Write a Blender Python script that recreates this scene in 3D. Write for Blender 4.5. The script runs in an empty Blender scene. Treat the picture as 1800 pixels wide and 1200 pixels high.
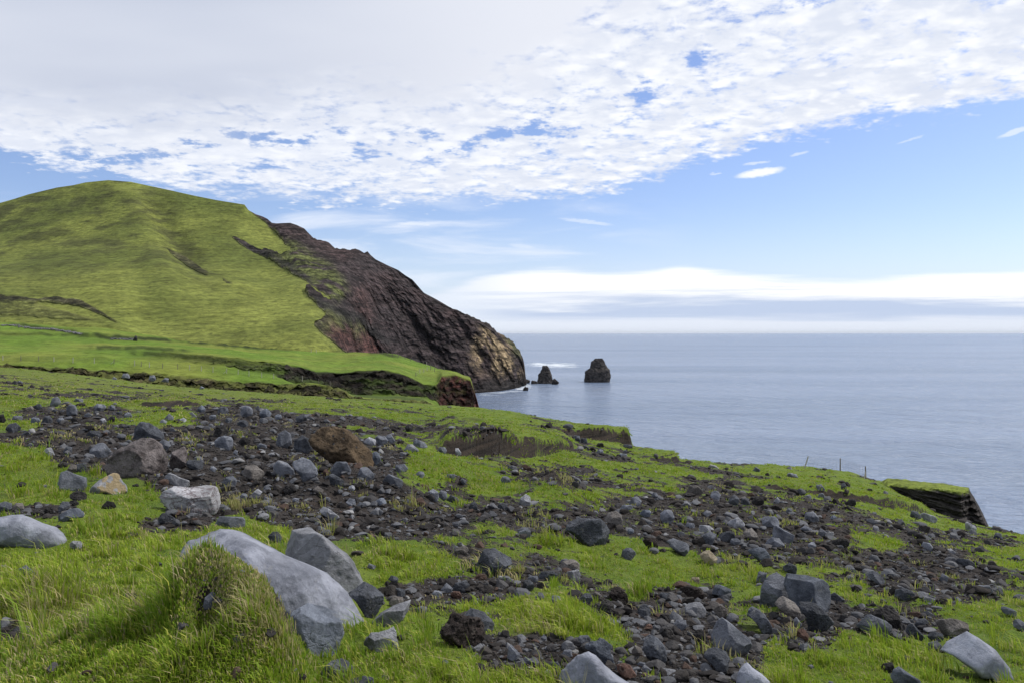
import bpy, bmesh, math, random
import numpy as np
from mathutils import Vector, Matrix

F = 1400.0            # focal length in photo pixels (28 mm on 36 mm, 1800 px wide)
CX, HY = 900.0, 585.0 # principal column, horizon row
SEA = -38.0
S = bpy.context.scene
COL = S.collection
rng = np.random.default_rng(7)
random.seed(7)

# ------------------------------------------------------------------ noise
_p = np.random.default_rng(3).permutation(256).astype(np.int32)
PERM = np.concatenate([_p, _p, _p])
_g = np.random.default_rng(5).normal(size=(256, 3)).astype(np.float32)
_g /= np.linalg.norm(_g, axis=1, keepdims=True)

def pn(x, y, z):
    x = np.asarray(x, np.float32); y = np.asarray(y, np.float32); z = np.asarray(z, np.float32)
    x, y, z = np.broadcast_arrays(x, y, z)
    xi = np.floor(x).astype(np.int32); yi = np.floor(y).astype(np.int32); zi = np.floor(z).astype(np.int32)
    xf = x - xi; yf = y - yi; zf = z - zi
    xi &= 255; yi &= 255; zi &= 255
    u = xf*xf*xf*(xf*(xf*6-15)+10); v = yf*yf*yf*(yf*(yf*6-15)+10); w = zf*zf*zf*(zf*(zf*6-15)+10)
    out = 0
    for i in (0, 1):
        a = PERM[xi+i]
        for j in (0, 1):
            b = PERM[a+yi+j]
            for k in (0, 1):
                g = _g[PERM[b+zi+k]]
                d = g[..., 0]*(xf-i)+g[..., 1]*(yf-j)+g[..., 2]*(zf-k)
                out = out + d*(u if i else 1-u)*(v if j else 1-v)*(w if k else 1-w)
    return out*1.5

def fbm(x, y, z=0.0, o=4, lac=2.03, gain=0.5, ridged=False):
    x = np.asarray(x, np.float32); y = np.asarray(y, np.float32); z = np.asarray(z, np.float32)
    a, s, f = 1.0, 0, 1.0
    for i in range(o):
        n = pn(x*f+i*17.3, y*f+i*5.7, z*f+i*9.1)
        if ridged: n = 0.5-np.abs(n)
        s = s+a*n; a *= gain; f *= lac
    return s

def sstep(a, b, x):
    t = np.clip((x-a)/(b-a), 0, 1); return t*t*(3-2*t)

def gauss(A, sig, axis):
    r = int(max(1, 3*sig)); k = np.exp(-0.5*(np.arange(-r, r+1)/sig)**2); k /= k.sum()
    P = [(0, 0)]*A.ndim; P[axis] = (r, r)
    B = np.pad(A, P, mode='edge'); out = 0
    n = A.shape[axis]
    for i, kk in enumerate(k):
        sl = [slice(None)]*A.ndim; sl[axis] = slice(i, i+n)
        out = out+kk*B[tuple(sl)]
    return out

# ------------------------------------------------------------------ mesh helpers
def mesh_np(name, V, Fq, mat=None, smooth=True, attrs=None, parent=None):
    me = bpy.data.meshes.new(name)
    V = np.asarray(V, np.float32); Fq = np.asarray(Fq, np.int32)
    n = Fq.shape[1]
    me.vertices.add(len(V)); me.vertices.foreach_set('co', V.ravel())
    me.loops.add(Fq.size); me.loops.foreach_set('vertex_index', Fq.ravel())
    me.polygons.add(len(Fq)); me.polygons.foreach_set('loop_start', np.arange(0, Fq.size, n, dtype=np.int32))
    me.polygons.foreach_set('use_smooth', np.full(len(Fq), smooth))
    if attrs:
        for k, A in attrs.items():
            A = np.asarray(A, np.float32)
            if A.shape[1] == 3: A = np.concatenate([A, np.ones((len(A), 1), np.float32)], 1)
            at = me.attributes.new(k, 'FLOAT_COLOR', 'POINT'); at.data.foreach_set('color', A.ravel())
    me.update(calc_edges=True); me.validate()
    o = bpy.data.objects.new(name, me); COL.objects.link(o)
    if mat: me.materials.append(mat)
    if parent: o.parent = parent
    return o

def grid_faces(nr, nc):
    i = np.arange(nr-1)[:, None]*nc+np.arange(nc-1)[None, :]
    i = i.ravel()
    return np.stack([i, i+1, i+nc+1, i+nc], 1)

def tag(o, label=None, cat=None, group=None, kind=None):
    if label: o['label'] = label
    if cat: o['category'] = cat
    if group: o['group'] = group
    if kind: o['kind'] = kind
    return o

def thing(name, loc, label, cat, group=None):
    o = bpy.data.objects.new(name, None); COL.objects.link(o); o.location = loc
    return tag(o, label, cat, group)

def interp_cols(pts, px):
    p = np.array(pts, float); return np.interp(px, p[:, 0], p[:, 1])

class Grid:
    """structured land sheet: columns of constant azimuth, rows of growing range"""
    def __init__(s, px, Y, Z):
        s.px = px; s.Y = Y; s.Z = Z     # px (nc,), Y,Z (nr,nc)
        s.py = HY-F*Z/Y
    def hit(s, px, py):
        c = int(np.clip(np.searchsorted(s.px, px), 1, len(s.px)-1))
        if abs(s.px[c-1]-px) < abs(s.px[c]-px): c -= 1
        col = s.py[:, c]
        w = np.nonzero(col <= py)[0]
        r = int(w[0]) if len(w) else int(np.argmin(col))
        if r == 0: Y = s.Y[0, c]; 
        else:
            a, b = col[r-1], col[r]
            t = 0 if abs(a-b) < 1e-6 else np.clip((a-py)/(a-b), 0, 1)
            Y = s.Y[r-1, c]*(1-t)+s.Y[r, c]*t
        return Y
    def zat(s, px, Y):
        c = int(np.clip(np.searchsorted(s.px, px), 1, len(s.px)-1))
        t = np.clip((px-s.px[c-1])/(s.px[c]-s.px[c-1]), 0, 1)
        return (1-t)*np.interp(Y, s.Y[:, c-1], s.Z[:, c-1])+t*np.interp(Y, s.Y[:, c], s.Z[:, c])
    def xyz(s):
        X = s.Y*((s.px-CX)/F)[None, :]
        return np.stack([X, s.Y, s.Z], -1)

def raster(polys, x0, x1, y0, y1, step, blur):
    gx = np.arange(x0, x1, step); gy = np.arange(y0, y1, step)
    PX, PY = np.meshgrid(gx, gy)
    M = np.zeros(PX.shape)
    for val, pts in polys:
        P = np.array(pts, float); ins = np.zeros(PX.shape, bool)
        j = len(P)-1
        for i in range(len(P)):
            xi, yi = P[i]; xj, yj = P[j]
            c = ((yi > PY) != (yj > PY)) & (PX < (xj-xi)*(PY-yi)/((yj-yi) or 1e-9)+xi)
            ins ^= c; j = i
        M = np.where(ins, val, M)
    M = gauss(gauss(M, blur/step, 0), blur/step, 1)
    def sample(px, py):
        u = np.clip((px-x0)/step, 0, len(gx)-1.001); v = np.clip((py-y0)/step, 0, len(gy)-1.001)
        i = u.astype(int); j = v.astype(int); a = u-i; b = v-j
        return (M[j, i]*(1-a)+M[j, i+1]*a)*(1-b)+(M[j+1, i]*(1-a)+M[j+1, i+1]*a)*b
    return sample

# ------------------------------------------------------------------ node helpers
class NT:
    def __init__(s, tree): s.t = tree; s.n = tree.nodes; s.l = tree.links
    def new(s, kind, ins=None, **kw):
        n = s.n.new(kind)
        for k, v in kw.items(): setattr(n, k, v)
        for k, v in (ins or {}).items(): s.put(n.inputs[k], v)
        return n
    def put(s, sock, v):
        if isinstance(v, bpy.types.NodeSocket): s.l.new(v, sock)
        elif isinstance(v, bpy.types.Node): s.l.new(v.outputs[0], sock)
        else:
            if hasattr(sock.default_value, '__len__') and isinstance(v, (tuple, list)) and len(v) == 3 and len(sock.default_value) == 4: v = (*v, 1)
            sock.default_value = v
    def m(s, op, a, b=None, c=None, clamp=False):
        n = s.n.new('ShaderNodeMath'); n.operation = op; n.use_clamp = clamp
        for i, v in enumerate((a, b, c)):
            if v is not None: s.put(n.inputs[i], v)
        return n.outputs[0]
    def ss(s, x, a, b, o0=0.0, o1=1.0, kind='SMOOTHSTEP'):
        n = s.n.new('ShaderNodeMapRange'); n.interpolation_type = kind
        for k, v in zip(('Value', 'From Min', 'From Max', 'To Min', 'To Max'), (x, a, b, o0, o1)): s.put(n.inputs[k], v)
        return n.outputs[0]
    def mix(s, f, a, b, mode='MIX'):
        n = s.n.new('ShaderNodeMix'); n.data_type = 'RGBA'; n.blend_type = mode
        s.put(n.inputs[0], f); s.put(n.inputs[6], a); s.put(n.inputs[7], b)
        return n.outputs[2]
    def noise(s, vec, scale, detail=4, rough=0.5, dist=0.0, out='Fac'):
        n = s.new('ShaderNodeTexNoise', {'Scale': scale, 'Detail': detail, 'Roughness': rough, 'Distortion': dist})
        if vec is not None: s.put(n.inputs['Vector'], vec)
        return n.outputs[out]
    def mapv(s, vec, scale=(1, 1, 1), loc=(0, 0, 0), rot=(0, 0, 0)):
        n = s.new('ShaderNodeMapping', {'Vector': vec}); n.inputs['Scale'].default_value = scale
        n.inputs['Location'].default_value = loc; n.inputs['Rotation'].default_value = rot
        return n.outputs[0]
    def curve(s, x, pts):
        n = s.n.new('ShaderNodeFloatCurve'); c = n.mapping.curves[0]
        n.mapping.use_clip = False
        c.points[0].location = pts[0]; c.points[-1].location = pts[-1]
        for p in pts[1:-1]: c.points.new(*p)
        for p in c.points: p.handle_type = 'AUTO'
        n.mapping.update(); s.put(n.inputs['Value'], x)
        return n.outputs[0]

def newmat(name):
    m = bpy.data.materials.new(name); m.use_nodes = True
    m.node_tree.nodes.clear()
    t = NT(m.node_tree)
    out = t.new('ShaderNodeOutputMaterial')
    b = t.new('ShaderNodeBsdfPrincipled')
    t.l.new(b.outputs[0], out.inputs[0])
    return m, t, b, out
SUN_E, SUN_ANG, EXPO = 3.4, 4, 0.16
SKYG = (1.05, 1.08, 1.34)
GRASS_N = 330000
GRASS_C = [(0.155, 0.255, 0.018), (0.275, 0.365, 0.030), (0.38, 0.39, 0.070), (0.44, 0.37, 0.20)]
HAZE = 1.2e-5
# ------------------------------------------------------------------ camera, sun, sky
cd = bpy.data.cameras.new('camera'); cam = bpy.data.objects.new('camera', cd); COL.objects.link(cam)
cd.sensor_width = 36; cd.lens = 28; cd.shift_y = -15/1800; cd.clip_start = 0.05; cd.clip_end = 300000
cam.location = (0, 0, 0); cam.rotation_euler = (math.pi/2, 0, 0)
S.camera = cam
SUN_AZ, SUN_EL = math.radians(68), math.radians(50)
sd = bpy.data.lights.new('sun', 'SUN'); sun = bpy.data.objects.new('sun', sd); COL.objects.link(sun)
to = Vector((math.sin(SUN_AZ)*math.cos(SUN_EL), math.cos(SUN_AZ)*math.cos(SUN_EL), math.sin(SUN_EL)))
sun.rotation_euler = to.to_track_quat('Z', 'Y').to_euler(); sun.location = to*500
sd.energy = SUN_E; sd.angle = math.radians(SUN_ANG); sd.color = (1.0, 0.95, 0.87)
S.view_settings.view_transform = 'Standard'; S.view_settings.look = 'None'; S.view_settings.gamma = 1
S.view_settings.exposure = EXPO
S.render.engine = 'CYCLES'; S.cycles.use_denoising = True
S.cycles.max_bounces = 6; S.cycles.transparent_max_bounces = 8

W = bpy.data.worlds.new('World'); S.world = W; W.use_nodes = True; W.node_tree.nodes.clear()
t = NT(W.node_tree)
sky = t.new('ShaderNodeTexSky', sky_type='NISHITA', sun_disc=False)
sky.sun_elevation = SUN_EL; sky.sun_rotation = SUN_AZ; sky.altitude = 50; sky.air_density = 1.0; sky.dust_density = 0.6; sky.ozone_density = 1.0
STR = 0.10
gen = t.new('ShaderNodeTexCoord').outputs['Generated']
sp = t.new('ShaderNodeSeparateXYZ', {0: gen})
dx, dy, dz = sp.outputs
ay = t.m('MAXIMUM', t.m('ABSOLUTE', dy), 0.02)
T = t.m('DIVIDE', dx, ay); E = t.m('DIVIDE', dz, ay)       # tangent of bearing, tangent of height
zz = t.m('ADD', t.m('MAXIMUM', dz, 0.0), 0.035)
comb = t.new('ShaderNodeCombineXYZ', {0: t.m('DIVIDE', dx, zz), 1: t.m('DIVIDE', dy, zz), 2: 0.0}).outputs[0]
zz2 = t.m('ADD', t.m('MAXIMUM', dz, 0.0), 0.16)
comb2 = t.new('ShaderNodeCombineXYZ', {0: t.m('DIVIDE', dx, zz2), 1: t.m('DIVIDE', dy, zz2), 2: 0.0}).outputs[0]
def tn(px): return (px-900)/1400/1.6+0.5
def en(py): return (585-py)/1400
Tn = t.m('MULTIPLY_ADD', T, 1/1.6, 0.5, clamp=True)
def edge(pts): return t.curve(Tn, [(min(max(tn(a), 0), 1), en(b)) for a, b in pts])
warp = t.noise(comb, 2.2, 4, 0.55)
big = t.noise(t.mapv(comb, (0.8, 0.8, 1)), 1.3, 3, 0.5)
puff = t.noise(t.mapv(comb2, (1, 1.2, 1), rot=(0, 0, 0.5)), 9.0, 7, 0.60, 0.3)
fine = t.noise(comb2, 40, 4, 0.6)
# -- cellular deck
lo = edge([(-220, 270), (0, 285), (150, 318), (300, 345), (450, 352), (620, 362), (820, 362), (1000, 356), (1090, 342), (1180, 312), (1250, 282), (1360, 258), (1450, 232), (1560, 212), (1700, 200), (1830, 186), (2020, 165)])
d = t.m('ADD', t.m('SUBTRACT', E, lo), 0.011)
dw = t.m('ADD', d, t.m('MULTIPLY', t.m('SUBTRACT', warp, 0.5), 0.050))
cov = t.ss(dw, -0.012, 0.045)
# bluer gap running under the grey sheet, from left to the middle
gl = edge([(-220, 255), (0, 300), (150, 290), (300, 262), (450, 252), (560, 246), (700, 262), (900, 240), (1050, 195), (1150, 150), (1300, 60), (2020, -150)])
gw = edge([(-220, 300), (0, 540), (150, 550), (260, 562), (450, 555), (560, 560), (700, 566), (900, 565), (1040, 548), (1120, 565), (1300, 575), (2020, 580)])   # its half width, as a row above the horizon
gap = t.m('SUBTRACT', 1.0, t.ss(t.m('ABSOLUTE', t.m('SUBTRACT', E, gl)), 0.0, t.m('ADD', t.m('MULTIPLY', gw, 2.2), 0.012)))
thr = t.m('ADD', t.m('MULTIPLY', cov, -0.24), 0.60)
thr = t.m('ADD', thr, t.m('MULTIPLY', gap, t.ss(t.noise(comb2, 6.5, 6, 0.65), 0.42, 0.68, -0.03, 0.19)))
# looser broken patch low on the left, denser to the right
dv = t.new('ShaderNodeVectorMath', {0: t.mapv(comb2, (1, 1.15, 1), rot=(0, 0, 0.5)), 1: t.new('ShaderNodeVectorMath', {0: t.noise(comb2, 7.0, 3, 0.6, out='Color'), 1: (0.12, 0.12, 0.0)}, operation='MULTIPLY').outputs[0]}, operation='ADD').outputs[0]
vor = t.new('ShaderNodeTexVoronoi', {'Vector': dv, 'Scale': 13.0, 'Smoothness': 0.5, 'Detail': 1.0}, feature='SMOOTH_F1').outputs['Distance']
cell = t.ss(vor, 0.15, 0.75, 0.72, 0.30, 'LINEAR')
dens = t.m('ADD', t.m('ADD', t.m('MULTIPLY', puff, 0.40), t.m('MULTIPLY', cell, 0.22)), t.m('ADD', t.m('MULTIPLY', big, 0.16), t.m('MULTIPLY', fine, 0.22)))
a1 = t.m('MULTIPLY', t.ss(t.m('SUBTRACT', dens, thr), -0.05, 0.11), t.ss(dw, -0.008, 0.012))
# -- smooth grey sheet, upper left
lo2 = edge([(-220, 170), (0, 232), (120, 250), (300, 262), (460, 240), (560, 218), (700, 236), (820, 230), (940, 170), (1040, 90), (1150, 20), (1350, -140), (2020, -300)])
d2 = t.m('ADD', t.m('SUBTRACT', E, lo2), t.m('MULTIPLY', t.m('SUBTRACT', t.noise(comb, 3.4, 5, 0.55), 0.5), 0.075))
a2 = t.ss(t.m('ADD', d2, t.m('MULTIPLY', t.m('SUBTRACT', puff, 0.5), t.ss(T, -0.35, 0.05, 0.02, 0.12))), -0.025, 0.09)
# -- bank over the horizon
lo3 = edge([(-220, 520), (620, 520), (760, 512), (860, 482), (960, 472), (1080, 476), (1150, 470), (1195, 463), (1260, 471), (1350, 482), (1440, 489), (1540, 492), (1620, 486), (1720, 479), (2020, 470)])
bn = t.noise(t.mapv(t.new('ShaderNodeCombineXYZ', {0: T, 1: E, 2: 0.0}).outputs[0], (2.6, 46, 1)), 1.0, 6, 0.6, 0.3)
d3 = t.m('ADD', t.m('SUBTRACT', lo3, E), t.m('MULTIPLY', t.m('SUBTRACT', bn, 0.5), 0.034))
a3 = t.ss(d3, -0.002, 0.010)
left3 = t.ss(T, -0.25, 0.06)
a3 = t.m('MULTIPLY', a3, t.ss(T, -0.30, -0.02, 0.35, 1.0))
# -- thin streaks
st = t.noise(t.mapv(t.new('ShaderNodeCombineXYZ', {0: T, 1: E, 2: 0.0}).outputs[0], (3.2, 20, 1), rot=(0, 0, -0.10)), 1.4, 5, 0.55, 0.4)
a4 = t.m('MULTIPLY', t.ss(st, 0.44, 0.70), t.m('MULTIPLY', t.ss(E, 0.03, 0.07), t.m('SUBTRACT', 1.0, t.ss(T, -0.02, 0.25))))
a4 = t.m('MULTIPLY', a4, t.m('MULTIPLY', t.m('SUBTRACT', 1.0, t.ss(E, 0.14, 0.19)), 0.85))
# small lens clouds right of the deck
def lens(px, py, w, h, tilt, amt):
    x = t.m('SUBTRACT', T, (px-900)/1400); y = t.m('SUBTRACT', E, (585-py)/1400)
    y2 = t.m('SUBTRACT', y, t.m('MULTIPLY', x, tilt))
    y2 = t.m('ADD', y2, t.m('MULTIPLY', t.m('SUBTRACT', fine, 0.5), 0.006))
    q = t.m('ADD', t.m('POWER', t.m('ABSOLUTE', t.m('DIVIDE', x, w/1400)), 2.0), t.m('POWER', t.m('ABSOLUTE', t.m('DIVIDE', y2, h/1400)), 2.0))
    return t.m('MULTIPLY', t.ss(q, 1.2, 0.2), amt)
lens_all = None
for args in ((1336, 304, 46, 8, 0.16, 0.95), (1330, 287, 26, 3, 0.12, 0.45), (1405, 271, 18, 3, 0.25, 0.4), (1258, 306, 12, 2.5, 0.1, 0.4),
             (1600, 246, 26, 2.5, 0.3, 0.3), (1030, 390, 50, 4, -0.12, 0.35), (735, 393, 40, 4, 0.0, 0.4), (917, 433, 26, 4, -0.1, 0.25), (1785, 232, 34, 6, 0.35, 0.5)):
    L = lens(*args); lens_all = L if lens_all is None else t.m('MAXIMUM', lens_all, L)
# colours (radiance seen at exposure 0), divided by the background strength
def k(c): return tuple(v/STR for v in c)
skyc = t.mix(1.0, sky.outputs[0], (SKYG[0], SKYG[1], SKYG[2]), 'MULTIPLY')
hz = t.ss(E, 0.0, 0.17)
skyc = t.mix(t.m('MULTIPLY', t.m('SUBTRACT', 1.0, hz), 0.6), skyc, k((0.64, 0.76, 0.95)))
shade = t.ss(t.m('ADD', t.m('MULTIPLY', t.noise(t.mapv(comb2, (1, 1.2, 1), loc=(-0.02, 0.045, 0), rot=(0, 0, 0.5)), 9.0, 7, 0.60, 0.3), 0.75), t.m('ADD', t.m('MULTIPLY', warp, 0.25), t.ss(vor, 0.2, 0.8, 0.0, 0.16))), 0.46, 0.78)
c1 = t.mix(shade, k((0.91, 0.925, 0.955)), k((0.68, 0.725, 0.83)))
right = t.ss(T, -0.35, 0.25)
c1 = t.mix(t.m('MULTIPLY', t.m('SUBTRACT', 1.0, right), 0.35), c1, k((0.76, 0.80, 0.90)))
c2 = t.mix(t.ss(t.noise(t.mapv(comb, (0.5, 0.9, 1)), 1.2, 3, 0.5), 0.35, 0.65), k((0.53, 0.575, 0.69)), k((0.61, 0.65, 0.75)))
c2 = t.mix(t.ss(T, -0.45, 0.12), c2, k((0.75, 0.775, 0.85)))
c3 = t.mix(t.ss(t.m('ADD', E, t.m('MULTIPLY', t.m('SUBTRACT', bn, 0.5), 0.11)), 0.024, 0.058), k((0.50, 0.59, 0.77)), k((0.97, 0.98, 1.0)))
c3 = t.mix(t.ss(t.m('ADD', E, t.m('MULTIPLY', t.m('SUBTRACT', bn, 0.5), 0.03)), 0.024, 0.012), c3, k((0.74, 0.79, 0.89)))
c3 = t.mix(t.ss(T, 0.05, -0.1), c3, k((0.74, 0.80, 0.90)))
cc = t.mix(a4, skyc, k((0.80, 0.85, 0.95)))
cc = t.mix(lens_all, cc, k((0.92, 0.94, 0.99)))
cc = t.mix(a3, cc, c3)
cc = t.mix(a1, cc, c1)
cc = t.mix(a2, cc, c2)
bg = t.new('ShaderNodeBackground', {'Color': cc, 'Strength': STR})
wo = t.new('ShaderNodeOutputWorld'); t.l.new(bg.outputs[0], wo.inputs[0])
# ------------------------------------------------------------------ materials
def obco(t): return t.new('ShaderNodeTexCoord').outputs['Object']
def attr(t, name, out='Color'): return t.new('ShaderNodeAttribute', attribute_name=name).outputs[out]

def rock_mat(name, c1, c2, pale=0.35, pits=0.0, rough=0.9, vein=None, bump=0.6, scale=1.0, specks=None, cracks=0.6):
    m, t, b, out = newmat(name); co = obco(t)
    rnd = t.new('ShaderNodeObjectInfo').outputs['Random']
    off = t.new('ShaderNodeVectorMath', {0: co, 1: t.new('ShaderNodeCombineXYZ', {0: t.m('MULTIPLY', rnd, 31.0), 1: t.m('MULTIPLY', rnd, 17.0), 2: 0.0}).outputs[0]}, operation='ADD').outputs[0]
    n1 = t.noise(off, 5.0*scale, 6, 0.6, 0.3); n2 = t.noise(off, 38*scale, 6, 0.68); n3 = t.noise(off, 230*scale, 3, 0.7)
    c = t.mix(t.ss(n1, 0.36, 0.64), tuple(v*0.78 for v in c1), tuple(v*1.12 for v in c2))
    c = t.mix(t.m('MULTIPLY', t.ss(n2, 0.52, 0.72), pale), c, tuple(min(1, v*1.75+0.02) for v in c2))
    c = t.mix(t.ss(n2, 0.42, 0.27, 0, 0.55), c, tuple(v*0.45 for v in c1))
    c = t.mix(t.ss(n3, 0.55, 0.75, 0, 0.35), c, tuple(v*0.4 for v in c1))
    ck = t.new('ShaderNodeTexVoronoi', {'Vector': t.new('ShaderNodeVectorMath', {0: off, 1: t.new('ShaderNodeVectorMath', {0: t.noise(off, 9*scale, 4, 0.6, out='Color'), 1: (0.13, 0.13, 0.13)}, operation='MULTIPLY').outputs[0]}, operation='ADD').outputs[0], 'Scale': 4.5*scale}, feature='DISTANCE_TO_EDGE').outputs['Distance']
    crack = t.m('MULTIPLY', t.ss(ck, 0.014, 0.003), t.ss(n1, 0.52, 0.62))
    c = t.mix(t.m('MULTIPLY', crack, cracks), c, tuple(v*0.3 for v in c1))
    c = t.mix(t.m('MULTIPLY', t.ss(t.noise(off, 14*scale, 4, 0.6, 0.8), 0.60, 0.70), 0.30*pale+0.1), c, (0.30, 0.29, 0.25))
    if vein:
        vn = t.noise(t.mapv(off, (1, 1, 2.6), rot=(0.3, 0.2, 0.5)), 5.5*scale, 5, 0.6, 1.2)
        c = t.mix(t.m('MULTIPLY', t.ss(t.m('ABSOLUTE', t.m('SUBTRACT', vn, 0.5)), 0.045, 0.0), vein[1]), c, vein[0])
    if specks:
        vo = t.new('ShaderNodeTexVoronoi', {'Vector': off, 'Scale': specks[1]}); 
        c = t.mix(t.ss(vo.outputs['Distance'], specks[2], specks[2]*0.7), c, specks[0])
    vf = t.new('ShaderNodeTexVoronoi', {'Vector': off, 'Scale': 7.0*scale}).outputs['Color']
    vfv = t.new('ShaderNodeSeparateXYZ', {0: vf}).outputs[0]
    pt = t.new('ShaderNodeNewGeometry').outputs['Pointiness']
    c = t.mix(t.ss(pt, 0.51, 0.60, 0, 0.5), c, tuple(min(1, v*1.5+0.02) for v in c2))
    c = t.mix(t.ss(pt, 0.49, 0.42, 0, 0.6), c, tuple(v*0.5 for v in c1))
    val = t.m('MULTIPLY', t.m('MULTIPLY_ADD', rnd, 0.5, 0.76), t.m('MULTIPLY_ADD', vfv, 0.35, 0.82))
    c = t.mix(1.0, c, t.new('ShaderNodeCombineXYZ', {0: val, 1: val, 2: val}).outputs[0], 'MULTIPLY')
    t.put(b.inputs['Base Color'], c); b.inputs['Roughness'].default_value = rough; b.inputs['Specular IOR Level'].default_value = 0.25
    h = t.m('ADD', t.m('MULTIPLY', n2, 0.6), t.m('MULTIPLY', n3, 0.25))
    h = t.m('SUBTRACT', t.m('ADD', h, t.m('MULTIPLY', n1, 0.8)), t.m('MULTIPLY', crack, cracks*0.6))
    if pits:
        vo = t.new('ShaderNodeTexVoronoi', {'Vector': off, 'Scale': 34*scale})
        h = t.m('ADD', h, t.m('MULTIPLY', t.ss(vo.outputs['Distance'], 0.12, 0.40), pits))
    bp = t.new('ShaderNodeBump', {'Height': h, 'Strength': min(1.0, bump*1.25), 'Distance': 0.07})
    t.put(b.inputs['Normal'], bp.outputs[0])
    return m

RM = {
 's': rock_mat('smooth_grey_rock', (0.166, 0.178, 0.218), (0.222, 0.234, 0.278), 0.18, bump=0.35, cracks=0.0),
 'p': rock_mat('pale_grey_rock', (0.190, 0.198, 0.225), (0.28, 0.287, 0.315), 0.4, bump=0.6),
 'v': rock_mat('pale_veined_rock', (0.22, 0.22, 0.235), (0.31, 0.31, 0.33), 0.3, vein=((0.085, 0.062, 0.066), 0.85), bump=0.6, scale=0.6),
 'g': rock_mat('grey_rock', (0.096, 0.106, 0.130), (0.162, 0.172, 0.202), 0.35),
 'u': rock_mat('blue_grey_rock', (0.085, 0.100, 0.130), (0.145, 0.162, 0.198), 0.3),
 'd': rock_mat('dark_grey_rock', (0.046, 0.051, 0.063), (0.084, 0.091, 0.108), 0.35, pits=0.3),
 'k': rock_mat('black_rock', (0.022, 0.021, 0.022), (0.044, 0.041, 0.042), 0.3, pits=0.6, bump=0.9),
 'b': rock_mat('brown_grey_rock', (0.090, 0.080, 0.076), (0.150, 0.138, 0.130), 0.35, pits=0.2),
 'm': rock_mat('purple_brown_rock', (0.052, 0.042, 0.042), (0.150, 0.132, 0.132), 0.5, pits=0.2, specks=((0.3, 0.3, 0.28), 22, 0.07)),
 't': rock_mat('tan_rock', (0.20, 0.165, 0.115), (0.29, 0.25, 0.19), 0.3),
 'r': rock_mat('red_brown_rock', (0.085, 0.046, 0.036), (0.13, 0.078, 0.062), 0.3, pits=0.6),
 'c': rock_mat('scoria_rock', (0.024, 0.018, 0.016), (0.052, 0.040, 0.036), 0.3, pits=1.0, bump=1.0),
 'e': rock_mat('brown_earth', cracks=0.0, c1=(0.088, 0.060, 0.036), c2=(0.145, 0.102, 0.062), pale=0.25, pits=0.35, bump=1.0, specks=((0.045, 0.045, 0.05), 6.0, 0.16)),
}
# split rock with a tan broken face
def split_mat():
    m = rock_mat('split_tan_faced_rock', (0.16, 0.165, 0.185), (0.24, 0.24, 0.26), 0.3)
    t = NT(m.node_tree); b = [n for n in t.n if n.type == 'BSDF_PRINCIPLED'][0]
    src = b.inputs['Base Color'].links[0].from_socket
    co = obco(t); n = t.noise(t.mapv(co, loc=(0.42, 0.0, 0.1)), 9.0, 3, 0.5)
    x = t.new('ShaderNodeSeparateXYZ', {0: co}).outputs
    f = t.m('MULTIPLY', t.ss(t.m('ADD', x[0], t.m('MULTIPLY', t.m('SUBTRACT', n, 0.5), 0.35)), 0.0, 0.015), t.ss(n, 0.46, 0.50))
    t.put(b.inputs['Base Color'], t.mix(f, src, (0.33, 0.26, 0.16)))
    return m
RM['x'] = split_mat()

# ground of the near slope: mask.r bare cinder, mask.g cut earth face, mask.b dry grass
def ground_mat():
    m, t, b, out = newmat('turf_and_cinder'); co = obco(t)
    mk = t.new('ShaderNodeSeparateXYZ', {0: attr(t, 'mask')}).outputs
    n1 = t.noise(co, 0.6, 5, 0.6); n2 = t.noise(co, 4.5, 6, 0.62); n3 = t.noise(co, 38, 5, 0.65); n4 = t.noise(co, 0.13, 4, 0.6)
    g = t.mix(t.ss(n1, 0.35, 0.65), (0.085, 0.140, 0.015), (0.150, 0.205, 0.024))
    g = t.mix(t.ss(n2, 0.45, 0.75, 0, 0.5), g, (0.19, 0.20, 0.045))
    g = t.mix(t.ss(n3, 0.40, 0.65, 0.5, 0.0), g, (0.045, 0.075, 0.012))
    g = t.mix(t.m('MULTIPLY', mk[2], 0.75), g, (0.13, 0.105, 0.050))
    d = t.mix(t.ss(n2, 0.35, 0.65), (0.020, 0.0175, 0.0165), (0.044, 0.038, 0.035))
    d = t.mix(t.ss(n3, 0.52, 0.75, 0, 0.6), d, (0.085, 0.080, 0.080))
    d = t.mix(t.ss(n1, 0.5, 0.7, 0, 0.4), d, (0.048, 0.036, 0.029))
    e = t.m('ADD', mk[0], t.m('MULTIPLY', t.m('SUBTRACT', n2, 0.5), 0.9))
    e = t.m('ADD', e, t.m('MULTIPLY', t.m('SUBTRACT', n3, 0.5), 0.5))
    fd = t.ss(e, 0.44, 0.56)
    z = t.new('ShaderNodeSeparateXYZ', {0: co}).outputs[2]
    sv = t.noise(t.mapv(co, (0.15, 0.15, 5.0)), 1.0, 4, 0.6)
    sc = t.mix(t.ss(sv, 0.35, 0.65), (0.014, 0.012, 0.011), (0.040, 0.031, 0.025))
    sc = t.mix(t.ss(n3, 0.55, 0.75, 0, 0.5), sc, (0.075, 0.062, 0.052))
    c = t.mix(fd, g, d)
    c = t.mix(t.ss(t.m('ADD', mk[1], t.m('MULTIPLY', t.m('SUBTRACT', n2, 0.5), 0.6)), 0.35, 0.6), c, sc)
    t.put(b.inputs['Base Color'], c); b.inputs['Roughness'].default_value = 0.95; b.inputs['Specular IOR Level'].default_value = 0.15
    h = t.m('ADD', t.m('MULTIPLY', n2, 0.12), t.m('MULTIPLY', n3, 0.03))
    bp = t.new('ShaderNodeBump', {'Height': h, 'Strength': 1.0, 'Distance': 1.0})
    t.put(b.inputs['Normal'], bp.outputs[0])
    return m

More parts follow.
